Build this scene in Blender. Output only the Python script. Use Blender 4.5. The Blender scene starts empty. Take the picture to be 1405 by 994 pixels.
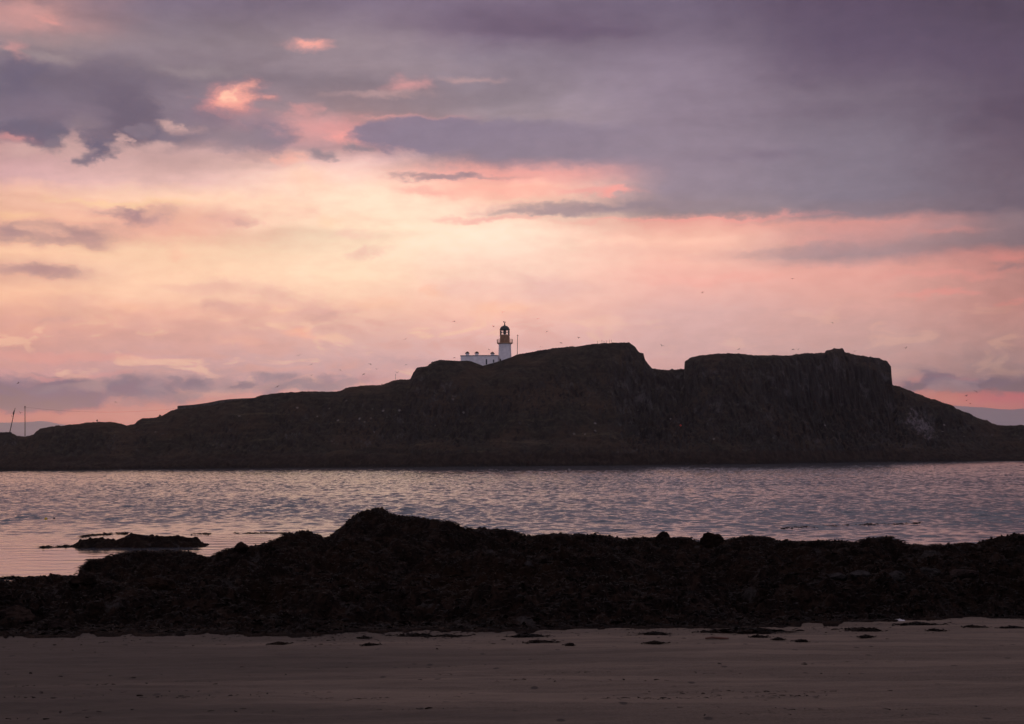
import bpy, bmesh, math, random
import numpy as np
from mathutils import Vector, Matrix

random.seed(7)
rng = np.random.default_rng(11)
R = math.radians
scene = bpy.context.scene
COL = scene.collection

# ------------------------------------------------------------------ camera
HZ, RHO, HZ_TOP = 36000.0, 5.2e-5, 1250.0   # evening haze: half width, density, top of the box
W, H, F = 1405.0, 994.0, 1951.0          # reference picture and a 50 mm lens on it
HC = 4.0                                 # eye height above the water
PITCH = math.atan((626.5 - 497.0) / F)
ROLL = math.atan(11.0 / 1405.0)
cam_d = bpy.data.cameras.new('camera')
cam_d.lens = F * 36.0 / W
cam_d.sensor_width = 36.0
cam_d.clip_start = 0.1
cam_d.clip_end = 90000
cam = bpy.data.objects.new('camera', cam_d)
COL.objects.link(cam)
MR = Matrix.Rotation(R(90) + PITCH, 3, 'X') @ Matrix.Rotation(-ROLL, 3, 'Z')
cam.matrix_world = Matrix.Translation((0, 0, HC)) @ MR.to_4x4()
scene.camera = cam
M3 = np.array(MR)

def ray(px, py):
    """direction of a view ray scaled to y = 1 -> (x per metre, z per metre)"""
    px = np.asarray(px, float); py = np.asarray(py, float)
    dx, dy, dz = (px - W / 2) / F, (H / 2 - py) / F, -1.0
    v = [M3[i, 0] * dx + M3[i, 1] * dy + M3[i, 2] * dz for i in range(3)]
    return v[0] / v[1], v[2] / v[1]

def at(px, py, d):
    a, b = ray(px, py)
    return Vector((float(a) * d, d, HC + float(b) * d))

def azel(px, py):
    a, b = ray(px, py)
    return math.atan2(float(a), 1.0), math.atan2(float(b), math.hypot(1.0, float(a)))

# ------------------------------------------------------------------ numpy noise
def _perm(seed):
    r = np.random.default_rng(seed)
    p = r.permutation(256)
    ang = r.uniform(0, 2 * np.pi, 256)
    return np.concatenate([p, p]), np.cos(ang), np.sin(ang)

def perlin(x, y, seed=0):
    p, gx, gy = _perm(seed)
    xi = np.floor(x).astype(int); yi = np.floor(y).astype(int)
    fx = x - xi; fy = y - yi
    u = fx * fx * fx * (fx * (fx * 6 - 15) + 10); v = fy * fy * fy * (fy * (fy * 6 - 15) + 10)
    def g(ix, iy, dx, dy):
        h = p[p[ix & 255] + (iy & 255)]
        return gx[h] * dx + gy[h] * dy
    a = g(xi, yi, fx, fy); b = g(xi + 1, yi, fx - 1, fy)
    c = g(xi, yi + 1, fx, fy - 1); d = g(xi + 1, yi + 1, fx - 1, fy - 1)
    return ((a + u * (b - a)) * (1 - v) + (c + u * (d - c)) * v) * 1.5

def fbm(x, y, oct=5, seed=0, gain=0.5, billow=False):
    s = np.zeros(np.broadcast(x, y).shape); a = 1.0; f = 1.0
    for o in range(oct):
        n = perlin(x * f + 13.7 * o, y * f - 7.3 * o, seed + o)
        s += a * ((np.abs(n) * 2 - 0.6) if billow else n)
        a *= gain; f *= 2.03
    return s

def worley(x, y, seed=0):
    """distance to the nearest scattered point (rounded stones when inverted)"""
    r = np.random.default_rng(seed)
    jx = r.random((256, 256)); jy = r.random((256, 256)); rad = 0.55 + 0.45 * r.random((256, 256))
    xi = np.floor(x).astype(int); yi = np.floor(y).astype(int)
    best = np.full(x.shape, 9.0)
    for ox in (-1, 0, 1):
        for oy in (-1, 0, 1):
            cx = xi + ox; cy = yi + oy
            dd = np.hypot(cx + jx[cx & 255, cy & 255] - x, cy + jy[cx & 255, cy & 255] - y) / rad[cx & 255, cy & 255]
            best = np.minimum(best, dd)
    return best

def sstep(a, b, x):
    t = np.clip((x - a) / (b - a), 0, 1)
    return t * t * (3 - 2 * t)

# ------------------------------------------------------------------ object helpers
def tag(o, label=None, cat=None, group=None, kind=None):
    if label: o['label'] = label
    if cat: o['category'] = cat
    if group: o['group'] = group
    if kind: o['kind'] = kind
    return o

def empty(name, loc):
    o = bpy.data.objects.new(name, None)
    o.location = loc
    o.empty_display_size = 0.5
    COL.objects.link(o)
    return o

def mesh_obj(name, verts, faces, mat, parent=None, smooth=True):
    me = bpy.data.meshes.new(name)
    me.from_pydata([tuple(v) for v in verts], [], faces)
    me.update()
    if smooth: me.polygons.foreach_set('use_smooth', [True] * len(me.polygons))
    me.materials.append(mat)
    o = bpy.data.objects.new(name, me)
    COL.objects.link(o)
    if parent: o.parent = parent
    return o

def bm_obj(name, bm, mat, parent=None, smooth=False):
    me = bpy.data.meshes.new(name)
    bm.normal_update()
    bm.to_mesh(me); bm.free()
    if smooth: me.polygons.foreach_set('use_smooth', [True] * len(me.polygons))
    me.materials.append(mat)
    o = bpy.data.objects.new(name, me)
    COL.objects.link(o)
    if parent: o.parent = parent
    return o

def fast_mesh(name, V, Q, mat, smooth=True):
    """V (n,3) float array, Q (m,4) int array of quads"""
    me = bpy.data.meshes.new(name)
    me.vertices.add(len(V)); me.vertices.foreach_set('co', np.ascontiguousarray(V, np.float32).ravel())
    me.loops.add(Q.size); me.loops.foreach_set('vertex_index', np.ascontiguousarray(Q, np.int32).ravel())
    me.polygons.add(len(Q))
    me.polygons.foreach_set('loop_start', np.arange(0, Q.size, 4, dtype=np.int32))
    me.polygons.foreach_set('use_smooth', np.full(len(Q), smooth, bool))
    me.update(calc_edges=True); me.validate()
    me.materials.append(mat)
    o = bpy.data.objects.new(name, me)
    COL.objects.link(o)
    return o

def grid_quads(nr, nc, wrap=False):
    i = np.arange(nr - 1)[:, None]; j = np.arange(nc if wrap else nc - 1)[None, :]
    j2 = (j + 1) % nc
    a = i * nc + j; b = i * nc + j2; c = (i + 1) * nc + j2; d = (i + 1) * nc + j
    return np.stack([a, b, c, d], -1).reshape(-1, 4)

def box(bm, x0, x1, y0, y1, z0, z1):
    v = [bm.verts.new(p) for p in ((x0, y0, z0), (x1, y0, z0), (x1, y1, z0), (x0, y1, z0), (x0, y0, z1), (x1, y0, z1), (x1, y1, z1), (x0, y1, z1))]
    for f in ((0, 3, 2, 1), (4, 5, 6, 7), (0, 1, 5, 4), (1, 2, 6, 5), (2, 3, 7, 6), (3, 0, 4, 7)):
        bm.faces.new([v[k] for k in f])

def lathe(bm, prof, n=32, cap=True):
    rings = []
    for r, z in prof:
        rings.append([bm.verts.new((r * math.cos(2 * math.pi * k / n), r * math.sin(2 * math.pi * k / n), z)) for k in range(n)])
    for a, b in zip(rings, rings[1:]):
        for k in range(n):
            bm.faces.new((a[k], a[(k + 1) % n], b[(k + 1) % n], b[k]))
    if cap:
        bm.faces.new(rings[0][::-1]); bm.faces.new(rings[-1])

def tube(bm, pts, r, n=8):
    """round bar through points; r a number or one per point"""
    pts = [Vector(p) for p in pts]
    rs = r if isinstance(r, (list, tuple)) else [r] * len(pts)
    rings = []
    for i, p in enumerate(pts):
        t = (pts[min(i + 1, len(pts) - 1)] - pts[max(i - 1, 0)]).normalized()
        up = Vector((0, 0, 1)) if abs(t.z) < 0.9 else Vector((1, 0, 0))
        a = t.cross(up).normalized(); b = t.cross(a)
        rings.append([bm.verts.new(p + (a * math.cos(2 * math.pi * k / n) + b * math.sin(2 * math.pi * k / n)) * rs[i]) for k in range(n)])
    for u, v in zip(rings, rings[1:]):
        for k in range(n):
            bm.faces.new((u[k], u[(k + 1) % n], v[(k + 1) % n], v[k]))
    bm.faces.new(rings[0][::-1]); bm.faces.new(rings[-1])

# ------------------------------------------------------------------ materials
def lin(c):
    return tuple(((x / 255) / 12.92 if x / 255 <= 0.04045 else ((x / 255 + 0.055) / 1.055) ** 2.4) for x in c)

class NT:
    def __init__(self, tree): self.t = tree; self.n = tree.nodes; self.l = tree.links
    def new(self, typ, **kw):
        nd = self.n.new(typ)
        for k, v in kw.items(): setattr(nd, k, v)
        return nd
    def put(self, sock, v):
        if isinstance(v, bpy.types.NodeSocket): self.l.new(v, sock)
        elif v is not None: sock.default_value = v
    def math(self, op, a, b=None, c=None, clamp=False):
        nd = self.new('ShaderNodeMath', operation=op, use_clamp=clamp)
        self.put(nd.inputs[0], a); self.put(nd.inputs[1], b); self.put(nd.inputs[2], c)
        return nd.outputs[0]
    def vmath(self, op, a, b=None, c=None):
        nd = self.new('ShaderNodeVectorMath', operation=op)
        self.put(nd.inputs[0], a); self.put(nd.inputs[1], b)
        if c is not None: self.put(nd.inputs[2], c)
        return nd.outputs['Value'] if op in ('LENGTH', 'DISTANCE', 'DOT_PRODUCT') else nd.outputs[0]
    def mrange(self, v, a, b, c=0.0, d=1.0, smooth=True):
        nd = self.new('ShaderNodeMapRange', interpolation_type='SMOOTHSTEP' if smooth else 'LINEAR', clamp=True)
        for i, x in enumerate((v, a, b, c, d)): self.put(nd.inputs[i], x)
        return nd.outputs[0]
    def noise(self, vec, scale, detail=4, rough=0.55, dist=0.0, dims='3D'):
        nd = self.new('ShaderNodeTexNoise', noise_dimensions=dims)
        self.put(nd.inputs['Vector'], vec); nd.inputs['Scale'].default_value = scale
        nd.inputs['Detail'].default_value = detail; nd.inputs['Roughness'].default_value = rough
        nd.inputs['Distortion'].default_value = dist
        return nd
    def mix(self, fac, a, b, blend='MIX'):
        nd = self.new('ShaderNodeMix', data_type='RGBA', blend_type=blend)
        self.put(nd.inputs[0], fac)
        for s, v in ((nd.inputs[6], a), (nd.inputs[7], b)):
            if isinstance(v, bpy.types.NodeSocket): self.l.new(v, s)
            else: s.default_value = tuple(v[:3]) + (1.0,)
        return nd.outputs[2]
    def ramp(self, fac, stops, interp='LINEAR'):
        nd = self.new('ShaderNodeValToRGB'); cr = nd.color_ramp; cr.interpolation = interp
        stops = sorted(stops, key=lambda s: s[0])
        while len(cr.elements) < len(stops): cr.elements.new(0.5)
        for e, (p, c) in zip(cr.elements, stops): e.position = p; e.color = tuple(c) + (1.0,)
        self.put(nd.inputs[0], fac)
        return nd.outputs[0]
    def comb(self, x, y, z=0.0):
        nd = self.new('ShaderNodeCombineXYZ')
        for i, v in enumerate((x, y, z)): self.put(nd.inputs[i], v)
        return nd.outputs[0]
    def sep(self, v):
        nd = self.new('ShaderNodeSeparateXYZ'); self.put(nd.inputs[0], v); return nd.outputs

def material(name):
    m = bpy.data.materials.new(name); m.use_nodes = True
    T = NT(m.node_tree); b = m.node_tree.nodes['Principled BSDF']
    return m, T, b

def simple(name, col, rough=0.7, spec=0.3, var=0.25, scale=3.0, metallic=0.0, bump=0.0):
    m, T, b = material(name)
    tc = T.new('ShaderNodeTexCoord').outputs['Object']
    n = T.noise(tc, scale, 5)
    k = T.mrange(n.outputs[0], 0.3, 0.7, 1 - var, 1 + var)
    c = T.vmath('SCALE', col); 
    nd = c.node; T.put(nd.inputs['Scale'], k)
    T.put(b.inputs['Base Color'], c)
    b.inputs['Roughness'].default_value = rough; b.inputs['Specular IOR Level'].default_value = spec
    b.inputs['Metallic'].default_value = metallic
    if bump:
        bp = T.new('ShaderNodeBump'); bp.inputs['Strength'].default_value = bump; bp.inputs['Distance'].default_value = 0.05
        T.put(bp.inputs['Height'], n.outputs[0]); T.put(b.inputs['Normal'], bp.outputs[0])
    return m

# island: dark turf, bare cliff where steep, weed belt along the tide line, pale guano on one crag
def mat_island():
    m, T, b = material('island_ground')
    g = T.new('ShaderNodeNewGeometry')
    pos = g.outputs['Position']; s = T.sep(pos); nz = T.sep(g.outputs['True Normal'])[2]
    big = T.noise(pos, 0.045, 6, 0.6).outputs[0]; mid = T.noise(pos, 0.35, 6, 0.65).outputs[0]; fine = T.noise(pos, 1.6, 4, 0.7).outputs[0]
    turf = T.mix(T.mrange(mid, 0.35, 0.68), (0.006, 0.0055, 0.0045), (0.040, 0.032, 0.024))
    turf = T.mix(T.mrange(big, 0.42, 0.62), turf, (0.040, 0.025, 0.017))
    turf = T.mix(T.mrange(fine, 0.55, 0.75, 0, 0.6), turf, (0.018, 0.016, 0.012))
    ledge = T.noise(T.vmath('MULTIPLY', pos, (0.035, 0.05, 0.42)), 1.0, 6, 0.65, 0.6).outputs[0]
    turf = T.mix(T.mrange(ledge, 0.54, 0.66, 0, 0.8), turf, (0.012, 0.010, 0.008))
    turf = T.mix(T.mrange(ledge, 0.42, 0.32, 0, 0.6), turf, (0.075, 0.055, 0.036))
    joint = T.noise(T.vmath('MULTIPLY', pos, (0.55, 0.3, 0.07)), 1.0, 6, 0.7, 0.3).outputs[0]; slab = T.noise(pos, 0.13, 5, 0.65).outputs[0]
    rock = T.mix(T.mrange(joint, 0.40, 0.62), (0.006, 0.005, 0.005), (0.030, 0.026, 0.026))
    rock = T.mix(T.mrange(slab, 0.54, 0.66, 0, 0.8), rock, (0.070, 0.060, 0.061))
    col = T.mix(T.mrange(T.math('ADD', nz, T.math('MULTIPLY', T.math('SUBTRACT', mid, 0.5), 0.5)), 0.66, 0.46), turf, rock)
    # tide belt
    zz = T.math('ADD', s[2], T.math('MULTIPLY', T.math('SUBTRACT', big, 0.5), 5.0))
    belt = T.mix(T.mrange(mid, 0.4, 0.65), (0.015, 0.010, 0.008), (0.034, 0.022, 0.017))
    col = T.mix(T.mrange(zz, 6.2, 4.6), col, belt)
    col = T.mix(T.mrange(zz, 1.4, 0.5), col, (0.012, 0.009, 0.008))
    # pale stones and droppings: small scattered spots, thicker along a terrace
    vo = T.new('ShaderNodeTexVoronoi'); T.put(vo.inputs['Vector'], T.vmath('MULTIPLY', pos, (1, 0.6, 1.1))); vo.inputs['Scale'].default_value = 0.42
    cell = T.sep(vo.outputs['Color'])
    dens = T.mrange(T.noise(pos, 0.03, 3).outputs[0], 0.46, 0.66, 0.992, 0.86)
    spot = T.math('MULTIPLY', T.mrange(vo.outputs['Distance'], 0.34, 0.16), T.math('GREATER_THAN', cell[0], dens))
    hi = T.mrange(s[2], 7, 12); spot = T.math('MULTIPLY', spot, T.math('MULTIPLY', hi, T.mrange(s[2], 34, 24)))
    col = T.mix(T.math('MULTIPLY', spot, T.mrange(cell[1], 0, 1, 0.1, 0.65)), col, (0.26, 0.23, 0.23))
    # guano crag
    cpos = CRAG
    q = T.vmath('DIVIDE', T.vmath('SUBTRACT', pos, tuple(cpos)), (9.5, 26.0, 9.5))
    q = T.math('ADD', T.vmath('LENGTH', q), T.math('MULTIPLY', T.math('SUBTRACT', T.noise(pos, 0.16, 5, 0.7).outputs[0], 0.5), 2.4))
    streak = T.noise(T.vmath('MULTIPLY', pos, (1.0, 1.0, 0.35)), 0.55, 6, 0.7).outputs[0]
    gu = T.math('MULTIPLY', T.mrange(q, 1.0, 0.55), T.mrange(streak, 0.42, 0.56))
    col = T.mix(T.math('MULTIPLY', gu, 0.8), col, (0.17, 0.14, 0.15))
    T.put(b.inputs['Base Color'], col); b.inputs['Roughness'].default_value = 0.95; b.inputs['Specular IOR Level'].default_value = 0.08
    bp = T.new('ShaderNodeBump'); bp.inputs['Strength'].default_value = 0.5; bp.inputs['Distance'].default_value = 1.0
    T.put(bp.inputs['Height'], T.math('ADD', mid, T.math('MULTIPLY', fine, 0.5))); T.put(b.inputs['Normal'], bp.outputs[0])
    return m

def mat_weedrock(name, weed=(0.0062, 0.0035, 0.0025), stone=(0.030, 0.024, 0.022), amount=0.60, spec=0.03, rough=0.9):
    m, T, b = material(name)
    pos = T.new('ShaderNodeNewGeometry').outputs['Position']
    a = T.noise(pos, 1.3, 6, 0.6).outputs[0]; f = T.noise(pos, 11, 5, 0.7).outputs[0]; l = T.noise(pos, 0.35, 3).outputs[0]
    p2 = T.noise(pos, 2.6, 5, 0.65, 0.5).outputs[0]
    w = T.mix(T.mrange(f, 0.35, 0.65), tuple(c * 0.4 for c in weed), tuple(c * 1.9 for c in weed))
    w = T.mix(T.mrange(p2, 0.48, 0.64), w, tuple(c * 3.4 for c in weed))
    w = T.mix(T.mrange(l, 0.5, 0.68, 0, 0.6), w, (0.013, 0.006, 0.003))
    st = T.mix(T.mrange(f, 0.35, 0.65), tuple(c * 0.6 for c in stone), tuple(c * 1.3 for c in stone))
    col = T.mix(T.mrange(a, amount, amount + 0.09), w, st)
    T.put(b.inputs['Base Color'], col); b.inputs['Roughness'].default_value = rough; b.inputs['Specular IOR Level'].default_value = spec
    bp = T.new('ShaderNodeBump'); bp.inputs['Strength'].default_value = 0.8; bp.inputs['Distance'].default_value = 0.06
    T.put(bp.inputs['Height'], f); T.put(b.inputs['Normal'], bp.outputs[0])
    return m

def mat_sand():
    m, T, b = material('wet_sand')
    pos = T.new('ShaderNodeNewGeometry').outputs['Position']
    st = T.vmath('MULTIPLY', pos, (0.16, 1.6, 1.0))
    a = T.noise(st, 0.9, 6, 0.6).outputs[0]; a2 = T.noise(T.vmath('MULTIPLY', pos, (0.35, 2.2, 1)), 2.6, 5, 0.65).outputs[0]
    f = T.noise(pos, 38, 4, 0.7).outputs[0]
    col = T.mix(T.mrange(a, 0.40, 0.60), (0.070, 0.049, 0.036), (0.125, 0.088, 0.065))
    col = T.mix(T.mrange(a2, 0.46, 0.68, 0, 0.7), col, (0.050, 0.036, 0.029))
    col = T.mix(T.mrange(f, 0.3, 0.7, 0, 0.5), col, (0.16, 0.115, 0.088))
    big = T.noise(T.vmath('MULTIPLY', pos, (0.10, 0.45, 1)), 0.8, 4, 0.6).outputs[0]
    col = T.mix(T.mrange(T.math('MULTIPLY_ADD', T.sep(pos)[0], -0.06, big), 0.40, 0.75, 0, 0.9), col, (0.052, 0.038, 0.030))  # patchy tone; darkening towards the left is lens vignette painted into the colour
    # dark specks of weed crumbs in the sand
    vo = T.new('ShaderNodeTexVoronoi'); T.put(vo.inputs['Vector'], T.vmath('MULTIPLY', pos, (1, 0.55, 1))); vo.inputs['Scale'].default_value = 5.0
    sp = T.math('MULTIPLY', T.mrange(vo.outputs['Distance'], 0.25, 0.12), T.math('GREATER_THAN', T.sep(vo.outputs['Color'])[0], 0.86))
    col = T.mix(T.math('MULTIPLY', sp, 0.8), col, (0.02, 0.014, 0.012))
    T.put(b.inputs['Base Color'], col); b.inputs['Roughness'].default_value = 0.85; b.inputs['Specular IOR Level'].default_value = 0.12
    bp = T.new('ShaderNodeBump'); bp.inputs['Strength'].default_value = 0.6; bp.inputs['Distance'].default_value = 0.03
    T.put(bp.inputs['Height'], T.math('ADD', a2, T.math('MULTIPLY', f, 0.4))); T.put(b.inputs['Normal'], bp.outputs[0])
    return m

def mat_sea():
    m, T, b = material('sea_water')
    pos = T.new('ShaderNodeNewGeometry').outputs['Position']
    b.inputs['Base Color'].default_value = (0.052, 0.055, 0.066, 1)
    b.inputs['Roughness'].default_value = 0.1; b.inputs['IOR'].default_value = 1.333
    b.inputs['Specular IOR Level'].default_value = 0.5
    n1 = T.noise(T.vmath('MULTIPLY', pos, (0.45, 1.0, 1.0)), 3.6, 4, 0.6).outputs[0]
    n2 = T.noise(T.vmath('MULTIPLY', pos, (0.6, 1.0, 1.0)), 0.8, 3, 0.6).outputs[0]
    bp = T.new('ShaderNodeBump'); bp.inputs['Strength'].default_value = 1.0; bp.inputs['Distance'].default_value = 0.022
    at_ = T.new('ShaderNodeAttribute', attribute_name='choppy').outputs['Fac']
    h = T.math('MULTIPLY', T.math('ADD', n1, T.math('MULTIPLY', n2, 1.5)), at_)
    T.put(bp.inputs['Height'], h); T.put(b.inputs['Normal'], bp.outputs[0])
    return m

def mat_glass():
    m, T, b = material('lantern_glass')
    out = m.node_tree.nodes['Material Output']
    tr = T.new('ShaderNodeBsdfTransparent'); tr.inputs[0].default_value = (0.93, 0.93, 0.93, 1)
    gl = T.new('ShaderNodeBsdfGlossy'); gl.inputs['Roughness'].default_value = 0.05
    fr = T.new('ShaderNodeFresnel'); fr.inputs[0].default_value = 1.45
    mx = T.new('ShaderNodeMixShader'); T.put(mx.inputs[0], fr.outputs[0]); T.put(mx.inputs[1], tr.outputs[0]); T.put(mx.inputs[2], gl.outputs[0])
    T.put(out.inputs['Surface'], mx.outputs[0])
    return m

# ------------------------------------------------------------------ profiles read off the view
SIL = [(-420, 640), (-300, 622), (-160, 606), (-60, 597), (0, 593), (16, 593), (18, 595.7), (24, 598), (34, 599.7), (47, 596), (51, 591.5), (55.5, 588), (69, 586), (80, 584.5), (110, 582), (120, 580), (134, 579.4),
 (144, 579), (158, 579.5), (165, 581), (173, 583.7), (180, 583), (186, 582), (188, 579), (194, 575), (213, 573), (225, 569), (235, 564), (243, 561.6), (266, 559.5), (285, 556.5), (302, 552), (320, 549), (345, 546.6), (363, 541.7),
 (397, 538), (466, 537), (479, 531), (497, 529.7), (525, 528.4), (538, 523), (545, 521.5), (563, 520.7), (567, 511.7), (572, 505), (584, 503), (594, 497), (604, 494), (630, 495.6), (641, 495), (647, 496), (663, 502), (680, 497.5), (702, 490.4),
 (709, 487), (725, 484), (760, 478), (797, 475), (816, 472), (846, 470), (864, 470), (868.4, 473.6), (871.6, 475), (877, 482.5), (884, 485), (886, 494.7), (895, 505), (903, 507), (919, 507.8), (923, 505.6), (926, 507), (939.6, 507),
 (940.6, 495.4), (945, 493.4), (950, 490), (960, 488), (1000, 484.5), (1040, 487.6), (1084, 488), (1105, 484.7), (1133, 484), (1135.4, 480.7), (1144, 480), (1145.6, 478), (1158.4, 478.5), (1161, 483), (1176, 487.5), (1194, 490),
 (1208, 492), (1219, 495.6), (1224, 502.5), (1225, 529), (1233, 530), (1248, 536), (1271, 545), (1290, 551), (1300, 554.5), (1309, 557), (1311, 560.5), (1321, 564.6), (1329, 567), (1336, 571.5), (1346, 576), (1354, 576.4), (1360, 581),
 (1372, 584), (1391, 584.6), (1400, 583), (1405, 584), (1470, 590), (1560, 603), (1680, 626)]
COAST = [(-420, 648), (0, 646), (300, 643.3), (700, 640.2), (1050, 637), (1170, 634.5), (1405, 632), (1680, 630.5)]
CREST = [(-300, 800), (-100, 800), (0, 798), (15, 801), (26, 795), (58, 792), (64, 794), (77, 790), (90, 792.5), (107, 791), (109, 782), (120, 771), (139, 767), (167, 760), (201, 757), (207, 759), (228, 756), (260, 758), (284, 765), (290, 766),
 (300, 758), (323, 752), (330, 747), (343, 752), (358, 750), (379, 742), (394, 734), (420, 730.5), (437, 734), (445, 739), (458, 734), (466, 725), (477, 714.5), (496, 703), (513, 698), (526, 699), (537, 707), (550, 709), (592, 713),
 (618, 716.5), (639, 725), (661, 725), (689, 727), (721, 736), (750, 735), (771, 734), (814, 735), (856, 740), (892, 738), (925, 739), (942, 738), (957, 744), (1000, 742), (1014, 738), (1031, 736), (1051, 737), (1063, 742), (1096, 745),
 (1130, 743), (1152, 743), (1174, 746), (1193, 739), (1204, 740), (1217, 737), (1235, 742), (1245, 748), (1274, 750), (1306, 748), (1324, 746), (1337, 747), (1360, 741), (1373, 737), (1405, 735), (1500, 730), (1700, 735)]
CREST_D = [(-300, 44), (90, 44), (125, 49), (280, 49), (330, 45), (420, 47), (520, 48), (700, 46), (900, 46), (1100, 46), (1250, 45), (1700, 46)]
SAND_Y = [(-300, 876), (0, 874), (60, 875), (130, 872), (290, 871), (400, 874), (500, 868), (600, 868), (700, 867), (800, 862), (900, 862), (1050, 860), (1150, 856), (1230, 853), (1330, 849), (1405, 847), (1700, 842)]
def prof(tab, px):
    t = np.array(tab, float); return np.interp(px, t[:, 0], t[:, 1])

# ------------------------------------------------------------------ island heightfield
def beach_z(y):
    y = np.maximum(y, 0)
    return 2.35 - 0.035 * y - 0.0007 * y * y

px_i = np.concatenate([np.arange(-420, 0, 4.0), np.arange(0, 1405, 0.9), np.arange(1405, 1681, 4.0)])
sil = prof(SIL, px_i)
jag = fbm(px_i * 0.11, px_i * 0 + 3.3, 5, seed=50) * 0.8 + fbm(px_i * 0.5, px_i * 0 + 1.3, 3, seed=57) * 0.45
sil_j = sil + jag * np.where((px_i > 600) & (px_i < 712), 0.15, 1.0)
coast_d = HC / -ray(px_i, prof(COAST, px_i))[1]
coast_d = np.convolve(np.pad(coast_d, 60, mode='edge'), np.ones(121) / 121, 'valid')
wid = np.interp(px_i, [-420, 0, 200, 480, 700, 900, 1225, 1300, 1405, 1680], [22, 34, 52, 74, 86, 90, 80, 60, 42, 24])
coast_d = coast_d + 2.5 * fbm(px_i * 0.02, px_i * 0, 4, seed=61)
ridge_d = coast_d + wid
def ridge_dist(px): return float(np.interp(px, px_i, ridge_d))
def ridge_at(px, py): return at(px, py, ridge_dist(px))
CRAG = at(1272, 576, float(np.interp(1272, px_i, coast_d)) + 34)

def build_island():
    xr, _ = ray(px_i, np.full_like(px_i, 560))
    _, rz = ray(px_i, sil_j)
    zr = HC + rz * ridge_d
    k = np.exp(-0.5 * (np.arange(-60, 61) / 22.0) ** 2); k /= k.sum()
    zs = np.convolve(np.pad(zr, 60, mode='edge'), k, 'valid')
    s = np.concatenate([np.linspace(-0.05, 0, 3)[:-1], np.linspace(0, 1, 170), 1 + np.linspace(0.01, 1.1, 40)])[:, None]
    S = np.broadcast_to(s, (len(s), len(px_i)))
    D = coast_d[None] + wid[None] * S
    X = xr[None] * D
    cl = np.interp(px_i, [0, 180, 190, 215, 540, 566, 600, 660, 840, 868, 945, 960, 1040, 1130, 1224, 1232, 1300, 1405], [.1, .2, .5, .2, .2, .55, .45, .1, .2, .8, .85, .6, .5, .9, .95, .5, .4, .2])
    cl = np.clip(cl[None] + 0.35 * fbm(X * 0.03, D * 0.03, 3, seed=70), 0, 1)
    sc = np.clip(S, 0, 1)
    f0 = np.interp(sc, [0, .05, .12, .22, .30, .45, .6, .8, 1], [0, .06, .13, .19, .22, .40, .58, .82, 1])
    f1 = np.interp(sc, [0, .05, .12, .25, .45, .62, .72, .80, .86, .95, 1], [0, .06, .14, .20, .30, .40, .50, .72, .88, .97, 1])
    f = f0 * (1 - cl) + f1 * cl
    Hh = zs[None] + (zr - zs)[None] * sstep(0.35, 1.0, sc)
    Z = f * Hh
    win = np.sin(np.pi * np.clip(sc, 0, 1)) ** 0.6
    Z = Z + win * (2.0 * fbm(X / 17, D / 17, 5, seed=71) + 1.9 * fbm(X / 7, D / 12, 4, seed=72, billow=True) * (0.35 + 1.0 * cl)
                   + 1.1 * fbm(X / 2.8, D / 5, 3, seed=76, billow=True) * (0.3 + cl))
    low = np.exp(-((sc - 0.04) / 0.06) ** 2)
    Z = Z + low * 0.9 * fbm(X / 2.6, D / 2.2, 4, seed=73, billow=True)
    # keep the front below the sight line to the crest
    lim = HC + rz[None] * D - 0.35 * (1 - sstep(0.97, 1, sc))
    Z = np.where(S < 1, np.minimum(Z, lim), Z)
    flute = win * cl * (1.6 * fbm(X / 3.2, Z / 26, 4, seed=79, billow=True) + 0.9 * fbm(X / 1.3, Z / 14, 3, seed=80))
    b = np.clip((S - 1) / 1.1, 0, 1)
    Z = np.where(S > 1, zr[None] * (1 - b) ** 1.2 - 0.8 * b + np.sin(np.pi * b) * -abs(1.0 * fbm(X / 14, D / 14, 4, seed=75)), Z)
    Z = np.where(S < 0, S * 40, Z)
    V = np.stack([X, np.where(S < 1, D - flute, D), Z], -1).reshape(-1, 3)
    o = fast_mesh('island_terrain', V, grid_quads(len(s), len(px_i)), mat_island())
    tag(o, 'dark grassy island with rocky cliffs and flat crests across the water', kind='structure')
    return S, D, Z, X
IS_S, IS_D, IS_Z, IS_X = build_island()

def island_hit(px, py):
    j = int(np.argmin(np.abs(px_i - px))); _, rz = ray(px, py)
    z = IS_Z[:, j]; d = IS_D[:, j]
    h = np.nonzero(z >= HC + float(rz) * d)[0]
    k = h[0] if len(h) else int(np.argmax(z))
    return Vector((float(IS_X[k, j]), float(d[k]), float(z[k])))

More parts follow.
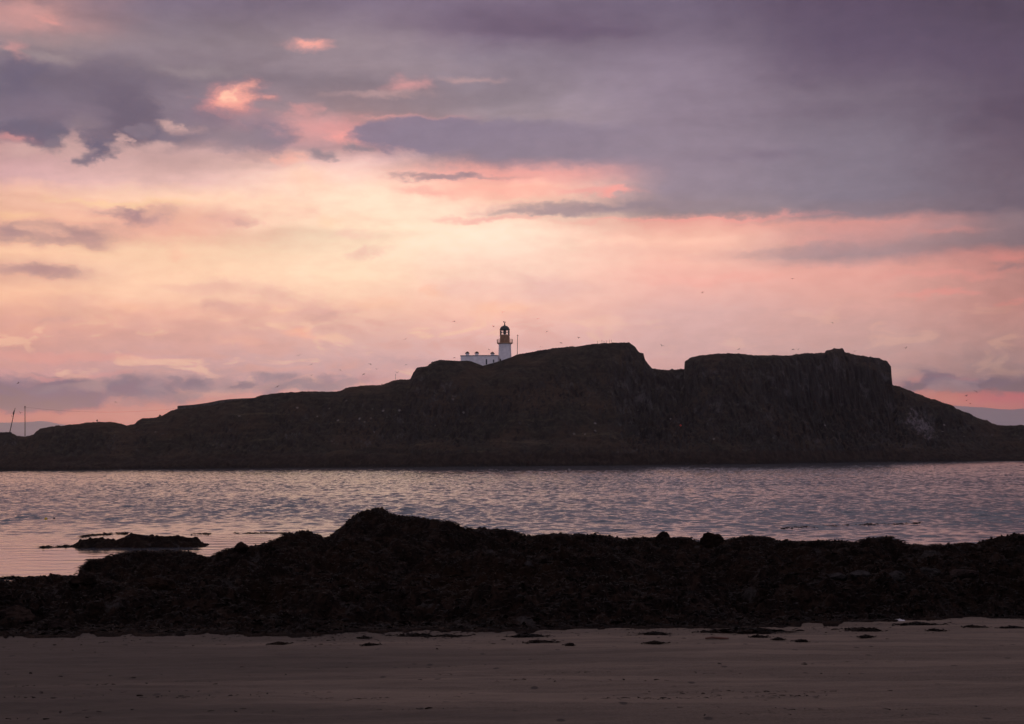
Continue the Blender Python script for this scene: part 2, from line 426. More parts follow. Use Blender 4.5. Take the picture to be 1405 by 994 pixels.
# ------------------------------------------------------------------ far hills across the firth
def build_hills():
    tab = [(-900, 600), (-500, 588), (-200, 582), (0, 580), (36, 579.4), (54, 577.6), (66, 578.6), (80, 581.5), (120, 588), (260, 600), (700, 604), (1000, 590), (1200, 560), (1311, 557), (1347, 559), (1372, 561.4), (1390, 562), (1402, 561.2), (1500, 563), (1800, 580), (2300, 600)]
    px = np.linspace(-900, 2300, 700); sy = prof(tab, px) + fbm(px * 0.02, px * 0, 4, seed=90) * 0.5
    d0 = 28000.0
    xr, _ = ray(px, np.full_like(px, 570)); _, rz = ray(px, sy)
    zr = HC + rz * d0
    s = np.linspace(0, 2, 60)[:, None]
    D = d0 - 3500 + 3500 * s + 0 * px[None]
    Z = zr[None] * np.where(s < 1, np.sin(s * np.pi / 2) ** 1.2, np.cos((s - 1) * np.pi / 2)) 
    Z = Z + 55 * fbm(xr[None] * D / 2300, D / 2300, 5, seed=91) * np.sin(np.pi * np.clip(s / 2, 0, 1)) * (np.abs(s - 1) > 0.05)
    lim = HC + rz[None] * D
    Z = np.minimum(Z, lim); Z[0] = -2; Z[-1] = -2
    V = np.stack([xr[None] * D, D, Z], -1).reshape(-1, 3)
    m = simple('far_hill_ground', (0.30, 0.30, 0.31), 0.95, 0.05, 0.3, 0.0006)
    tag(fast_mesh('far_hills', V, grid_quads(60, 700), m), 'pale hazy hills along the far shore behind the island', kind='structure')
build_hills()

# ------------------------------------------------------------------ ground sheet, beach
def build_ground():
    bm = bmesh.new()
    vs = [bm.verts.new((34000 * math.sin(2 * math.pi * k / 64), 34000 * math.cos(2 * math.pi * k / 64), -4.0)) for k in range(80)]
    bm.faces.new(vs[::-1])
    tag(bm_obj('ground', bm, simple('seabed_sand', (0.12, 0.10, 0.09), 0.9, 0.1, 0.3, 0.05)), 'sandy seabed under the water', kind='structure')
build_ground()
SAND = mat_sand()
def sand_h(X, Y):
    return beach_z(Y) + 0.045 * fbm(X / 6, Y / 1.3, 4, seed=31) + 0.010 * fbm(X / 0.9, Y / 0.28, 4, seed=32) + 0.006 * fbm(X / 0.25, Y / 0.16, 2, seed=33)
def build_beach():
    d = np.concatenate([np.linspace(-70, 4, 30), np.geomspace(4.4, 31, 420), np.linspace(31.5, 58, 60)])[:, None]
    u = np.concatenate([np.linspace(-4, -0.52, 30), np.linspace(-0.5, 0.5, 800), np.linspace(0.52, 4, 30)])[None]
    X = u * np.maximum(d, 12.0); Y = d + 0 * u
    Z = sand_h(X, Y)
    V = np.stack([X, Y, Z], -1).reshape(-1, 3)
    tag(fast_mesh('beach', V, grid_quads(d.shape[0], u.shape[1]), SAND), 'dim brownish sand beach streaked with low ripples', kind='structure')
build_beach()
def sand_hit(px, py):
    a, b = ray(px, py); lo, hi = 3.0, 60.0
    for _ in range(60):
        m = (lo + hi) / 2
        if HC + float(b) * m > float(sand_h(np.array([float(a) * m]), np.array([m]))[0]): lo = m
        else: hi = m
    return Vector((float(a) * lo, lo, float(sand_h(np.array([float(a) * lo]), np.array([lo]))[0])))

# ------------------------------------------------------------------ weed covered rock shelf
WEED = mat_weedrock('weed_covered_rock')
px_s = np.concatenate([np.arange(-300, -20, 5.0), np.arange(-20, 1425, 1.1), np.arange(1425, 1701, 5.0)])
def build_shelf():
    n = len(px_s)
    xr, _ = ray(px_s, np.full(n, 780.0))
    cy = prof(CREST, px_s) + 1.7 * fbm(px_s * 0.09, px_s * 0 + 2, 4, seed=41) + 1.3 * fbm(px_s * 0.4, px_s * 0, 3, seed=42)
    cd = prof(CREST_D, px_s) + 1.2 * fbm(px_s * 0.015, px_s * 0, 3, seed=43)
    sy = prof(SAND_Y, px_s) + 3.2 * fbm(px_s * 0.02, px_s * 0, 5, seed=44, gain=0.52)
    bs = ray(px_s, sy)[1]
    ds = np.full(n, 23.0)
    for _ in range(40): ds = ds + ((HC + bs * ds) - beach_z(ds)) / 0.18 * 0.5
    t = np.concatenate([np.linspace(-0.06, 0, 8)[:-1], np.linspace(0, 1, 400), 1 + np.linspace(0.004, 0.32, 50)])[:, None]
    T_ = np.broadcast_to(t, (len(t), n))
    D = ds[None] + (cd - ds)[None] * T_
    X = xr[None] * D
    tc = np.clip(T_, 0, 1)
    base_y = sy[None] + (cy - sy)[None] * (0.92 * tc + 0.08 * tc ** 3)
    rz = (ray(px_s, sy)[1])[None] + ((ray(px_s, cy)[1] - ray(px_s, sy)[1]))[None] * ((base_y - sy[None]) / (cy - sy)[None])
    Z = HC + rz * D
    win = sstep(0, 0.12, tc) * (1 - 0.9 * sstep(0.86, 1, tc))
    stones = np.maximum(0, 1 - worley(X / 1.5, D / 1.9, 5) ** 1.6) * 0.56 + np.maximum(0, 1 - worley(X / 0.55, D / 0.7, 6) ** 1.5) * 0.17
    Z = Z + win * (0.36 * fbm(X / 3.0, D / 3.4, 4, seed=45) + stones - 0.12 + 0.09 * fbm(X / 0.5, D / 0.5, 4, seed=46, billow=True))
    Z = Z + 0.035 * fbm(X / 0.16, D / 0.2, 3, seed=47, billow=True) * sstep(-0.02, 0.05, T_)
    lim = HC + ray(px_s, cy)[1][None] * D
    Z = np.where(T_ < 1, np.minimum(Z, lim), Z)
    Z = np.where((T_ >= 0) & (T_ < 0.3), np.maximum(Z, sand_h(X, D) + 0.03), Z)
    Z = np.where(T_ < 0, Z - 0.25 * (-T_ / 0.06), Z)
    b = np.clip((T_ - 1) / 0.32, 0, 1)
    zc = HC + ray(px_s, cy)[1] * cd
    Z = np.where(T_ > 1, zc[None] + (-1.0 - zc)[None] * b ** 1.4 + 0.05 * fbm(X / .4, D / .4, 4, seed=48) * np.sin(np.pi * b), Z)
    V = np.stack([X, D, Z], -1).reshape(-1, 3)
    o = fast_mesh('rocky_shore', V, grid_quads(len(t), n), WEED)
    tag(o, 'low black rock shelf covered in seaweed between sand and sea', kind='structure')
    return T_, D, Z, X
SH_T, SH_D, SH_Z, SH_X = build_shelf()
def shelf_hit(px, py):
    j = int(np.argmin(np.abs(px_s - px))); _, rz = ray(px, py)
    h = np.nonzero((SH_Z[:, j] >= HC + float(rz) * SH_D[:, j]) & (SH_T[:, j] >= 0))[0]
    k = h[0] if len(h) else int(np.argmax(SH_T[:, j] >= 1))
    return Vector((float(SH_X[k, j]), float(SH_D[k, j]), float(SH_Z[k, j])))

def ribbons(P, N, length, width, seed, up=0.5, sway=None):
    """many short kelp straps as curved strips of quads; P roots"""
    r = np.random.default_rng(seed); n = len(P)
    ang = r.uniform(0, 2 * np.pi, n) if sway is None else r.normal(sway, 0.7, n)
    L = length * r.uniform(0.5, 1.5, n); w = width * r.uniform(0.6, 1.5, n)
    dirv = np.stack([np.cos(ang), np.sin(ang), 0 * ang], -1); side = np.stack([-np.sin(ang), np.cos(ang), 0.5 * r.normal(0, 1, n)], -1)
    seg = 4; rows = []
    lift = up * r.uniform(0.1, 1.3, n)
    for k in range(seg + 1):
        t = k / seg
        c = P + dirv * (L * t)[:, None]
        c[:, 2] += L * lift * (1.7 * t - 1.75 * t * t)
        ww = (w * (1 - 0.75 * t * t))[:, None] * side * 0.5
        rows += [c - ww, c + ww]
    V = np.stack(rows, 1)
    q = []
    for k in range(seg): q.append([2 * k, 2 * k + 1, 2 * k + 3, 2 * k + 2])
    q = np.array(q)
    Q = (np.arange(n)[:, None, None] * (2 * (seg + 1)) + q[None]).reshape(-1, 4)
    return V.reshape(-1, 3), Q

KELP = mat_weedrock('kelp', (0.0060, 0.0035, 0.0023), (0.015, 0.009, 0.006), 0.58, 0.05, 0.6)
def build_weed():
    m = (SH_T > 0.01) & (SH_T < 1.03) & (px_s[None] > -30) & (px_s[None] < 1435)
    idx = np.flatnonzero(m.ravel())
    pick = rng.choice(idx, 60000)
    P = np.stack([SH_X.ravel()[pick], SH_D.ravel()[pick], SH_Z.ravel()[pick] - 0.01], -1)
    V, Q = ribbons(P, None, 0.15, 0.03, 3, up=0.45)
    tag(fast_mesh('seaweed', V, Q, KELP), 'brown wrack straps lying all over the rock shelf', kind='stuff')
build_weed()

# skerry
def build_skerry():
    tab = [(98, 752), (104, 746), (111, 741), (132, 738), (154, 741), (162, 741), (173, 735), (181, 732), (192, 734), (235, 736), (245, 734), (256, 737), (273, 741), (284, 748), (288, 752)]
    px = np.linspace(98, 288, 260); sy = prof(tab, px) + 0.8 * fbm(px * 0.2, px * 0, 4, seed=20)
    xr, _ = ray(px, np.full(260, 745.0)); rz = ray(px, sy)[1]
    d0, d1, d2 = 64.6 + 0.4 * fbm(px * .05, px * 0, 3, seed=22), 66.4 + 0 * px, 69.0 + 0 * px
    s = np.linspace(0, 2, 70)[:, None]
    D = np.where(s < 1, d0 + (d1 - d0) * s, d1 + (d2 - d1) * (s - 1))
    X = xr[None] * D; zc = HC + rz * d1
    Z = np.where(s < 1, -0.15 + (zc + .15) * np.sin(np.clip(s, 0, 1) * np.pi / 2) ** 0.7, zc - (zc + 0.3) * np.clip(s - 1, 0, 1) ** 1.3)
    Z = Z + 0.10 * fbm(X / 0.5, D / 0.6, 4, seed=21, billow=True) * np.sin(np.pi * s / 2)
    Z = np.where(s < 1, np.minimum(Z, HC + rz[None] * D), Z)
    c = Vector((float(X[35].mean()), 66.4, 0))
    V = np.stack([X - c.x, D - c.y, Z], -1).reshape(-1, 3)
    o = fast_mesh('rock_outcrop', V, grid_quads(70, 260), WEED); o.location = c
    tag(o, 'low black weed-covered rock standing alone in the water left of the shelf', 'rock')
build_skerry()

# floating kelp beds
def kelp_bed(pts, thick, n, seed, label):
    r = np.random.default_rng(seed)
    P = []
    for k in range(n):
        t = r.random() ** 0.9 * (len(pts) - 1); i = min(int(t), len(pts) - 2); f = t - i
        px = pts[i][0] + (pts[i + 1][0] - pts[i][0]) * f; py = pts[i][1] + (pts[i + 1][1] - pts[i][1]) * f
        dens = 0.5 + 0.5 * math.sin(px * 0.21 + seed) + 0.5 * math.sin(px * 0.07)
        if r.random() > 0.35 + 0.65 * dens: continue
        a, b = ray(px, py + r.normal(0, thick)); d = HC / -float(b)
        P.append((float(a) * d, d, -0.01 + 0.03 * r.random()))
    P = np.array(P); c = P.mean(0); c[2] = 0
    V, Q = ribbons(P - c, None, 0.22, 0.05, seed, up=0.5)
    bm = bmesh.new(); line = []
    for k in range(40):
        t = k / 39 * (len(pts) - 1); i = min(int(t), len(pts) - 2); f = t - i
        a, b = ray(pts[i][0] + (pts[i + 1][0] - pts[i][0]) * f, pts[i][1] + (pts[i + 1][1] - pts[i][1]) * f + 0.2 * math.sin(k)); d = HC / -float(b)
        line.append(Vector((float(a) * d, d, 0.0)) - Vector(c))
    tube(bm, line, 0.012, 4)                                   # the stalk the fronds grow from
    base = len(V); V = np.concatenate([V, np.array([v.co[:] for v in bm.verts])])
    bm.verts.index_update(); bm.faces.ensure_lookup_table()
    Q = np.concatenate([Q, np.array([[v.index + base for v in f.verts] for f in bm.faces])]); bm.free()
    o = fast_mesh('floating_kelp', V, Q, KELP); o.location = c
    tag(o, label, 'kelp', 'kelp beds breaking the water surface')
kelp_bed([(1072, 726.5), (1100, 724), (1130, 722.5), (1180, 721), (1225, 720.5), (1262, 718)], 0.5, 420, 1, 'long thin kelp bed afloat beyond the rocks on the right')
kelp_bed([(54, 751.5), (75, 751), (105, 750)], 0.35, 260, 2, 'short kelp streak trailing from the left tip of the lone rock')
kelp_bed([(112, 737), (130, 734.5), (150, 734), (176, 732)], 0.5, 420, 3, 'kelp streak floating just behind the lone rock')
kelp_bed([(262, 734), (275, 733), (288, 733.5)], 0.25, 60, 4, 'small kelp streak off the right end of the lone rock')
kelp_bed([(322, 732), (345, 732), (372, 732.5), (398, 732)], 0.3, 170, 5, 'kelp streak floating left of the tall rock hump')
kelp_bed([(918, 740), (938, 739.5), (960, 741)], 0.5, 120, 6, 'kelp fringe showing between the two boulders on the crest')
kelp_bed([(2, 794.5), (18, 794), (34, 794.5)], 0.25, 140, 8, 'thin kelp streak in the calm pink pool at far left')

# ------------------------------------------------------------------ sea
def build_sea():
    NA = 1050
    ang = np.concatenate([np.linspace(-np.pi, -0.41, 50, endpoint=False), np.linspace(-0.41, 0.41, NA), np.linspace(0.41, np.pi, 51)[1:-1]])
    rr = [38.0]
    while rr[-1] < 715: rr.append(rr[-1] + np.clip(rr[-1] * 0.00145, 0.09, 0.8))
    rr = np.array(rr + list(np.geomspace(730, 33000, 40)))
    A = ang[None]; Rr = rr[:, None]
    X = np.sin(A) * Rr; Y = np.cos(A) * Rr
    Z = np.zeros(X.shape)
    nd = slice(0, len(rr) - 40); cs = slice(50, 50 + NA)
    x = X[nd, cs].astype(np.float32); y = Y[nd, cs].astype(np.float32); z = np.zeros(x.shape, np.float32)
    sp = np.gradient(rr)[nd][:, None].astype(np.float32)
    r = np.random.default_rng(4)
    bend = [(1.1 * perlin(x / 7 + 5 * k, y / 7, 200 + k)).astype(np.float32) for k in range(3)]
    for k in range(72):
        lam = 0.34 * (2.3 / 0.34) ** r.random()
        th = r.normal(-1.66, 0.42); kx, ky = np.cos(th) * 2 * np.pi / lam, np.sin(th) * 2 * np.pi / lam
        amp = 0.0048 * lam ** 0.78
        fade = np.clip((lam / sp - 0.6) / 0.8, 0, 1)
        ph = np.float32(kx) * x + np.float32(ky) * y + np.float32(r.uniform(0, 6.28)) + bend[k % 3]
        z += (np.float32(amp) * fade) * np.sin(ph)
    zn = z / np.float32(z.std()); z = z.std() * (np.exp(0.22 * zn) - 1.025) / 0.24
    gust = 0.95 + 0.25 * fbm(x / 40, y / 60, 4, seed=120)
    # sheltered water: inside the kelp and behind the rocks near the shore
    pxa = 702.5 + 1951 * np.tan(ang[cs])[None]
    calm = sstep(62, 110, Rr[nd] + 8 * fbm(x / 9, y / 9, 3, seed=121) + np.clip((pxa - 300) / 30, 0, 14))
    calm = 0.07 + 0.93 * calm
    z *= np.clip(gust, 0.45, 1.4) * calm
    Z[nd, cs] = z
    V = np.stack([X, Y, Z], -1).reshape(-1, 3)
    o = fast_mesh('sea', V, grid_quads(len(rr), len(ang), wrap=True), mat_sea())
    ch = np.ones(X.shape, np.float32); ch[nd, cs] = calm * np.clip(gust, 0.3, 1.3)
    at_ = o.data.attributes.new('choppy', 'FLOAT', 'POINT'); at_.data.foreach_set('value', ch.ravel())
    tag(o, 'rippled mauve sea between the rocks and the island', kind='structure')
build_sea()

# ------------------------------------------------------------------ boulders on the shelf
def boulder(px, py, wpx, hpx, mat, label, seed, squash=0.8):
    p = shelf_hit(px, py); sc = p.y / F
    bm = bmesh.new(); bmesh.ops.create_icosphere(bm, subdivisions=5, radius=1.0)
    r = random.Random(seed)
    cuts = [(Vector((r.uniform(-1, 1), r.uniform(-1, 1), r.uniform(-.3, 1))).normalized(), r.uniform(0.55, 0.85)) for _ in range(9)]
    for v in bm.verts:
        for nrm, dd in cuts:
            e = v.co.dot(nrm) - dd
            if e > 0: v.co -= nrm * e * 0.85
    arr = np.array([v.co[:] for v in bm.verts])
    n = 0.10 * fbm(arr[:, 0] * 2.2 + seed, arr[:, 1] * 2.2 + arr[:, 2] * 1.7, 4, seed=seed % 50, billow=True)
    for v, k in zip(bm.verts, n):
        v.co *= 1 + k
        v.co.x *= wpx * sc * 0.55; v.co.y *= wpx * sc * 0.55 * squash; v.co.z *= hpx * sc * 0.95
        v.co.z += hpx * sc * 0.15
    o = bm_obj('boulder', bm, mat, smooth=True); o.location = p; o.rotation_euler = (r.uniform(-.1, .1), r.uniform(-.15, .15), 0)
    tag(o, label, 'boulder', 'boulders on the rock shelf')
GREY = mat_weedrock('bare_grey_boulder', (0.012, 0.010, 0.009), (0.034, 0.028, 0.027), 0.45)
BROWN = mat_weedrock('brown_boulder', (0.011, 0.007, 0.006), (0.030, 0.018, 0.014), 0.45)
boulder(908, 742, 22, 12, WEED, 'small black knob of rock on the shelf skyline, right of centre', 1)
boulder(980, 748, 34, 15, WEED, 'broad black boulder on the shelf skyline beside the smaller knob', 2)
boulder(331, 754, 20, 8, WEED, 'pointed black stone on the skyline left of the tall hump', 3)
boulder(24, 849, 50, 15, BROWN, 'big brownish slab-sided boulder near the sand at far left', 4)
boulder(84, 863, 34, 11, BROWN, 'smaller brown boulder right of the big slab-sided one', 5)
boulder(1148, 792, 28, 6, GREY, 'flat grey boulder, left end of the pale row on the right', 6)
boulder(1178, 791, 30, 6, GREY, 'long low grey boulder next to the flat one in the pale row', 7)
boulder(1230, 793, 28, 8, GREY, 'rounded grey boulder in the middle of the pale row', 8)
boulder(1270, 788, 36, 8, GREY, 'widest grey boulder in the pale row on the right', 9)
boulder(1320, 791, 40, 8, BROWN, 'rusty brown boulder at the right end of the pale row', 10)
boulder(1400, 756, 16, 8, GREY, 'grey stone below the skyline at the right edge', 11)
boulder(746, 770, 24, 8, GREY, 'dark grey boulder below the skyline near the middle', 12)
boulder(726, 777, 16, 6, GREY, 'little grey stone just left of the middle boulder', 13)
boulder(868, 772, 22, 6, BROWN, 'brown stone below the small black knob of rock', 14)
boulder(116, 800, 36, 9, WEED, 'rounded black boulder below the notch of pink water', 15)
boulder(205, 806, 46, 12, WEED, 'big black boulder in the left part of the shelf', 16)

# ------------------------------------------------------------------ seaweed on the sand
def clump_mesh(seed, n=150):
    r = np.random.default_rng(seed)
    P = np.stack([r.normal(0, 0.24, n), r.normal(0, 0.16, n), np.zeros(n)], -1)
    P[:, 2] = 0.045 * np.exp(-(P[:, 0] / 0.25) ** 2 - (P[:, 1] / 0.18) ** 2) * r.random(n) + 0.004
    V, Q = ribbons(P, None, 0.16, 0.03, seed, up=0.25)
    # a matted heap under the straps
    g = 26; gx, gy = np.meshgrid(np.linspace(-1, 1, g), np.linspace(-1, 1, g)); rad = np.hypot(gx, gy)
    th = np.arctan2(gy, gx); edge = 0.75 + 0.3 * fbm(np.cos(th) * 1.5 + seed, np.sin(th) * 1.5, 3, seed=seed)
    z = np.clip(1 - (rad / edge) ** 2, -0.25, 1) * 0.05 + 0.02 * fbm(gx * 4, gy * 4 + seed, 3, seed=seed + 1)
    Vh = np.stack([gx * 0.48, gy * 0.32, np.where(rad < edge, np.maximum(z, 0.0), -0.03)], -1).reshape(-1, 3)
    Qh = grid_quads(g, g)
    o = fast_mesh('seaweed_clump', np.concatenate([V, Vh]), np.concatenate([Q, Qh + len(V)]), KELP)
    return o
protos = [clump_mesh(s) for s in (101, 102, 103, 104)]
CL = [(1260, 858, 62, 'long dark seaweed heap beside the pale scrap on the sand'), (1337, 861, 32, 'rounded seaweed heap right of the long one by the pale scrap'),
 (1389, 862, 44, 'wide seaweed heap cut by the right edge of the sand'), (1184, 866, 62, 'low drawn-out seaweed strip left of the pale scrap'),
  (1189, 874.5, 24, 'small flat seaweed tuft under the right end of the drawn-out strip'),
  (1284, 866, 26, 'small seaweed tuft touching the underside of the long heap'),
 (899, 870, 44, 'frayed seaweed clump at the shelf foot, right of centre'), (978, 868.5, 42, 'ragged seaweed clump between the frayed one and the longest strip'),
 (1031, 867, 105, 'longest seaweed strip stretched along the shelf foot'), (1042, 875, 28, 'short seaweed strip below the longest one'),
 (1068, 878, 20, 'small seaweed tuft just below the short strip'), (1100, 881, 22, 'small seaweed tuft farthest down the sand on the right'),
 (899, 883, 32, 'detached flat seaweed clump below the frayed one'), 
 (509, 886, 28, 'oval seaweed clump alone on the sand, left of centre'), (500, 876, 22, 'seaweed tuft at the shelf foot above the oval clump'),
 (570, 874, 62, 'broad seaweed clump at the shelf foot under the tall hump'), (614, 874, 50, 'seaweed clump adjoining the broad one on its right'),
 (742, 882, 46, 'dark flat seaweed clump on open sand near the middle'), (725, 874, 60, 'thin seaweed strip just above the dark flat middle clump'),
 (782, 886, 16, 'small seaweed tuft right of the dark flat middle clump'), (383, 884, 30, 'seaweed clump alone on the sand at left'),
 ]
for i, (px, py, w, lab) in enumerate(CL):
    pr = protos[i % 4]
    o = pr if i < 4 else pr.copy()
    if i >= 4: COL.objects.link(o)
    p = sand_hit(px, py); wm = 0.88 * w * p.y / F
    k = wm / 0.95
    o.location = p; o.scale = (k, max(k * 0.8, 0.3) if w < 70 else 0.9, max(0.6, min(1.3, k * 1.3)))
    o.rotation_euler = (-0.05, 0, random.uniform(-0.25, 0.25) + (math.pi if i % 2 else 0))
    tag(o, lab, 'seaweed', 'seaweed washed up on the sand')

def build_litter():
    r = np.random.default_rng(77); P = []
    def add(px, py):
        a, b = ray(px, py); lo, hi = 4.0, 40.0
        for _ in range(28):
            m = (lo + hi) / 2
            if HC + float(b) * m > float(beach_z(m)): lo = m
            else: hi = m
        P.append((float(a) * lo, lo))
    for k in range(700):
        px = r.uniform(-20, 1425); add(px, float(prof(SAND_Y, px)) + abs(r.normal(0, 10)))
    for k in range(2600):
        px = r.normal(720, 330); px = px if 250 < px < 1425 else r.uniform(300, 1400)
        if math.sin(px * 0.045) + math.sin(px * 0.013 + 1) + r.normal(0, .8) > 0.2: add(px, float(prof(SAND_Y, px)) + abs(r.normal(0, 6)) - 1)
    for yy, n in ((957, 170), (951, 80), (938, 60), (972, 50), (912, 50), (984, 30), (925, 40)):
        cs = r.uniform(0, 1405, 9)
        for k in range(n):
            px = r.choice(cs) + r.normal(0, 38); add(px, yy + r.normal(0, 1.3) + 0.004 * (700 - px))
    P = np.array(P); Z = sand_h(P[:, 0], P[:, 1])
    V, Q = ribbons(np.stack([P[:, 0], P[:, 1], Z + 0.002], -1), None, 0.055, 0.010, 9, up=0.15)
    tag(fast_mesh('seaweed_litter', V, Q, KELP), 'scattered scraps of dry weed along the tide lines', kind='stuff')
build_litter()

# kelp stalk and pale scrap
p = sand_hit(984, 878); bm = bmesh.new()
L = 32 * p.y / F
tube(bm, [(-L / 2, 0, 0.02), (-L * .2, 0.02, 0.03), (L * .15, -0.01, 0.025), (L / 2, 0.03, 0.015)], [0.012, 0.016, 0.018, 0.01], 8)
o = bm_obj('kelp_stalk', bm, simple('dry_kelp_stalk', (0.09, 0.035, 0.022), 0.6, 0.3, 0.3, 12), smooth=True); o.location = p
tag(o, 'thin reddish brown kelp stalk lying on the sand', 'kelp stalk')
p = sand_hit(1234, 853); g = 22
gx, gy = np.meshgrid(np.linspace(-1, 1, g), np.linspace(-1, 1, g))
rad = np.hypot(gx, gy)
z = np.clip(1 - rad ** 2, 0, 1) ** 0.6 * 0.07 * (0.6 + 0.9 * np.abs(fbm(gx * 2.4, gy * 2.4, 4, seed=3))) + 0.02 * fbm(gx * 5, gy * 5, 2, seed=9) * (rad < 0.95)
V = np.stack([gx * 0.11 * np.where(rad > 1, 1 / rad, 1), gy * 0.07 * np.where(rad > 1, 1 / rad, 1), z * 0.55], -1).reshape(-1, 3)
o = fast_mesh('pale_scrap', V, grid_quads(g, g), simple('pale_crumpled_sheet', (0.42, 0.38, 0.38), 0.6, 0.3, 0.2, 20)); o.location = p
tag(o, 'small crumpled pale scrap lying where the sand meets the weed', 'litter')

# ------------------------------------------------------------------ lighthouse
WHITE = simple('weathered_white_render', (0.80, 0.725, 0.735), 0.85, 0.2, 0.10, 0.6)
OCHRE = simple('ochre_trim_paint', (0.44, 0.25, 0.15), 0.6, 0.3, 0.15, 1.0)
BLACK = simple('black_lantern_paint', (0.012, 0.012, 0.013), 0.45, 0.4, 0.2, 2.0)
STONE = simple('dark_stonework', (0.07, 0.062, 0.058), 0.9, 0.1, 0.4, 1.2, bump=0.5)
DARKWIN = simple('dark_window_pane', (0.012, 0.012, 0.016), 0.15, 0.5, 0.2, 2.0)
GLASS = mat_glass()
LD = ridge_dist(693) + 3.0
PX = LD / F                                              # metres per picture pixel at the lighthouse
def build_lighthouse():
    base = at(692.9, 503, LD)
    root = empty('lighthouse', base)
    tag(root, 'white lighthouse tower with ochre gallery and black domed lantern on the island crest', 'lighthouse')
    z = lambda py: (503 - py) * PX
    bm = bmesh.new(); lathe(bm, [(9.5 * PX, -2), (9.3 * PX, z(500)), (8.75 * PX, z(484)), (8.5 * PX, z(474)), (8.9 * PX, z(473)), (8.9 * PX, z(472.4))], 40)
    tw = bm_obj('tower', bm, WHITE, root, True)
    bm = bmesh.new(); a = -6.3 * PX; y = -math.sqrt((9.1 * PX) ** 2 - a * a)
    box(bm, a - 0.35, a + 0.35, y - 0.35, y + 0.5, z(496.2), z(493.2)); bm_obj('window', bm, DARKWIN, tw)
    bm = bmesh.new(); lathe(bm, [(8.9 * PX, z(472.4)), (10.9 * PX, z(471.6)), (10.9 * PX, z(470.6)), (6.6 * PX, z(470.4))], 40)
    ga = bm_obj('gallery', bm, OCHRE, root)
    bm = bmesh.new(); n = 24; rg = 10.55 * PX
    for k in range(n):
        a = 2 * math.pi * k / n; x, y = rg * math.cos(a), rg * math.sin(a)
        tube(bm, [(x, y, z(470.8)), (x, y, z(465.6))], 0.075 if k % 6 else 0.16, 6)
    for py in (465.7, 467.6, 469.3):
        ring = [(rg * math.cos(2 * math.pi * k / 48), rg * math.sin(2 * math.pi * k / 48), z(py)) for k in range(49)]
        tube(bm, ring, 0.05, 6)
    bm_obj('railing', bm, OCHRE, ga)
    bm = bmesh.new(); lathe(bm, [(6.75 * PX, z(470.6)), (6.65 * PX, z(461)), (7.1 * PX, z(460.5)), (7.1 * PX, z(460))], 40)
    bm_obj('lantern_base', bm, OCHRE, root, True)
    lan = bmesh.new(); n = 12; rl = 6.75 * PX
    for k in range(n):
        a = 2 * math.pi * (k + .5) / n
        tube(lan, [(rl * math.cos(a), rl * math.sin(a), z(460)), (rl * math.cos(a), rl * math.sin(a), z(452.6))], 0.07, 6)
    for py in (459.8, 456.2, 452.8):
        tube(lan, [(rl * math.cos(2 * math.pi * k / 36), rl * math.sin(2 * math.pi * k / 36), z(py)) for k in range(37)], 0.11 if py == 456.2 else 0.08, 6)
    lo = bm_obj('lantern_frame', lan, BLACK, root)
    bm = bmesh.new(); lathe(bm, [(rl * .97, z(459.9)), (rl * .97, z(452.7))], 36, cap=False)
    bm_obj('lantern_glass', bm, GLASS, lo, True)
    bm = bmesh.new(); lathe(bm, [(0.25, z(460)), (0.3, z(458.5)), (0.62, z(457.5)), (0.75, z(455.5)), (0.6, z(453.8)), (0.2, z(452.8))], 20)
    bm_obj('lens', bm, DARKWIN, root, True)
    bm = bmesh.new(); prof_ = [(7.1 * PX, z(452.8)), (7.1 * PX, z(452.2))]
    for k in range(1, 10):
        a = k / 10 * math.pi / 2; prof_.append((6.7 * PX * math.cos(a), z(452.2) + 5.6 * PX * math.sin(a)))
    prof_ += [(1.0 * PX, z(446.4)), (0.85 * PX, z(445)), (0.5 * PX, z(444.3))]
    lathe(bm, prof_, 40); do = bm_obj('dome', bm, BLACK, root, True)
    bm = bmesh.new()
    lathe(bm, [(0.5 * PX, z(444.4)), (0.95 * PX, z(443.8)), (0.5 * PX, z(443)), (0.28 * PX, z(442.6)), (0.2 * PX, z(440.6))], 14)
    box(bm, -2.0 * PX, 1.9 * PX, -0.06, 0.06, z(442.3), z(441.5)); box(bm, -2.1 * PX, -1.1 * PX, -0.05, 0.05, z(441.5), z(440.6))
    bm_obj('weather_vane', bm, BLACK, do)
build_lighthouse()

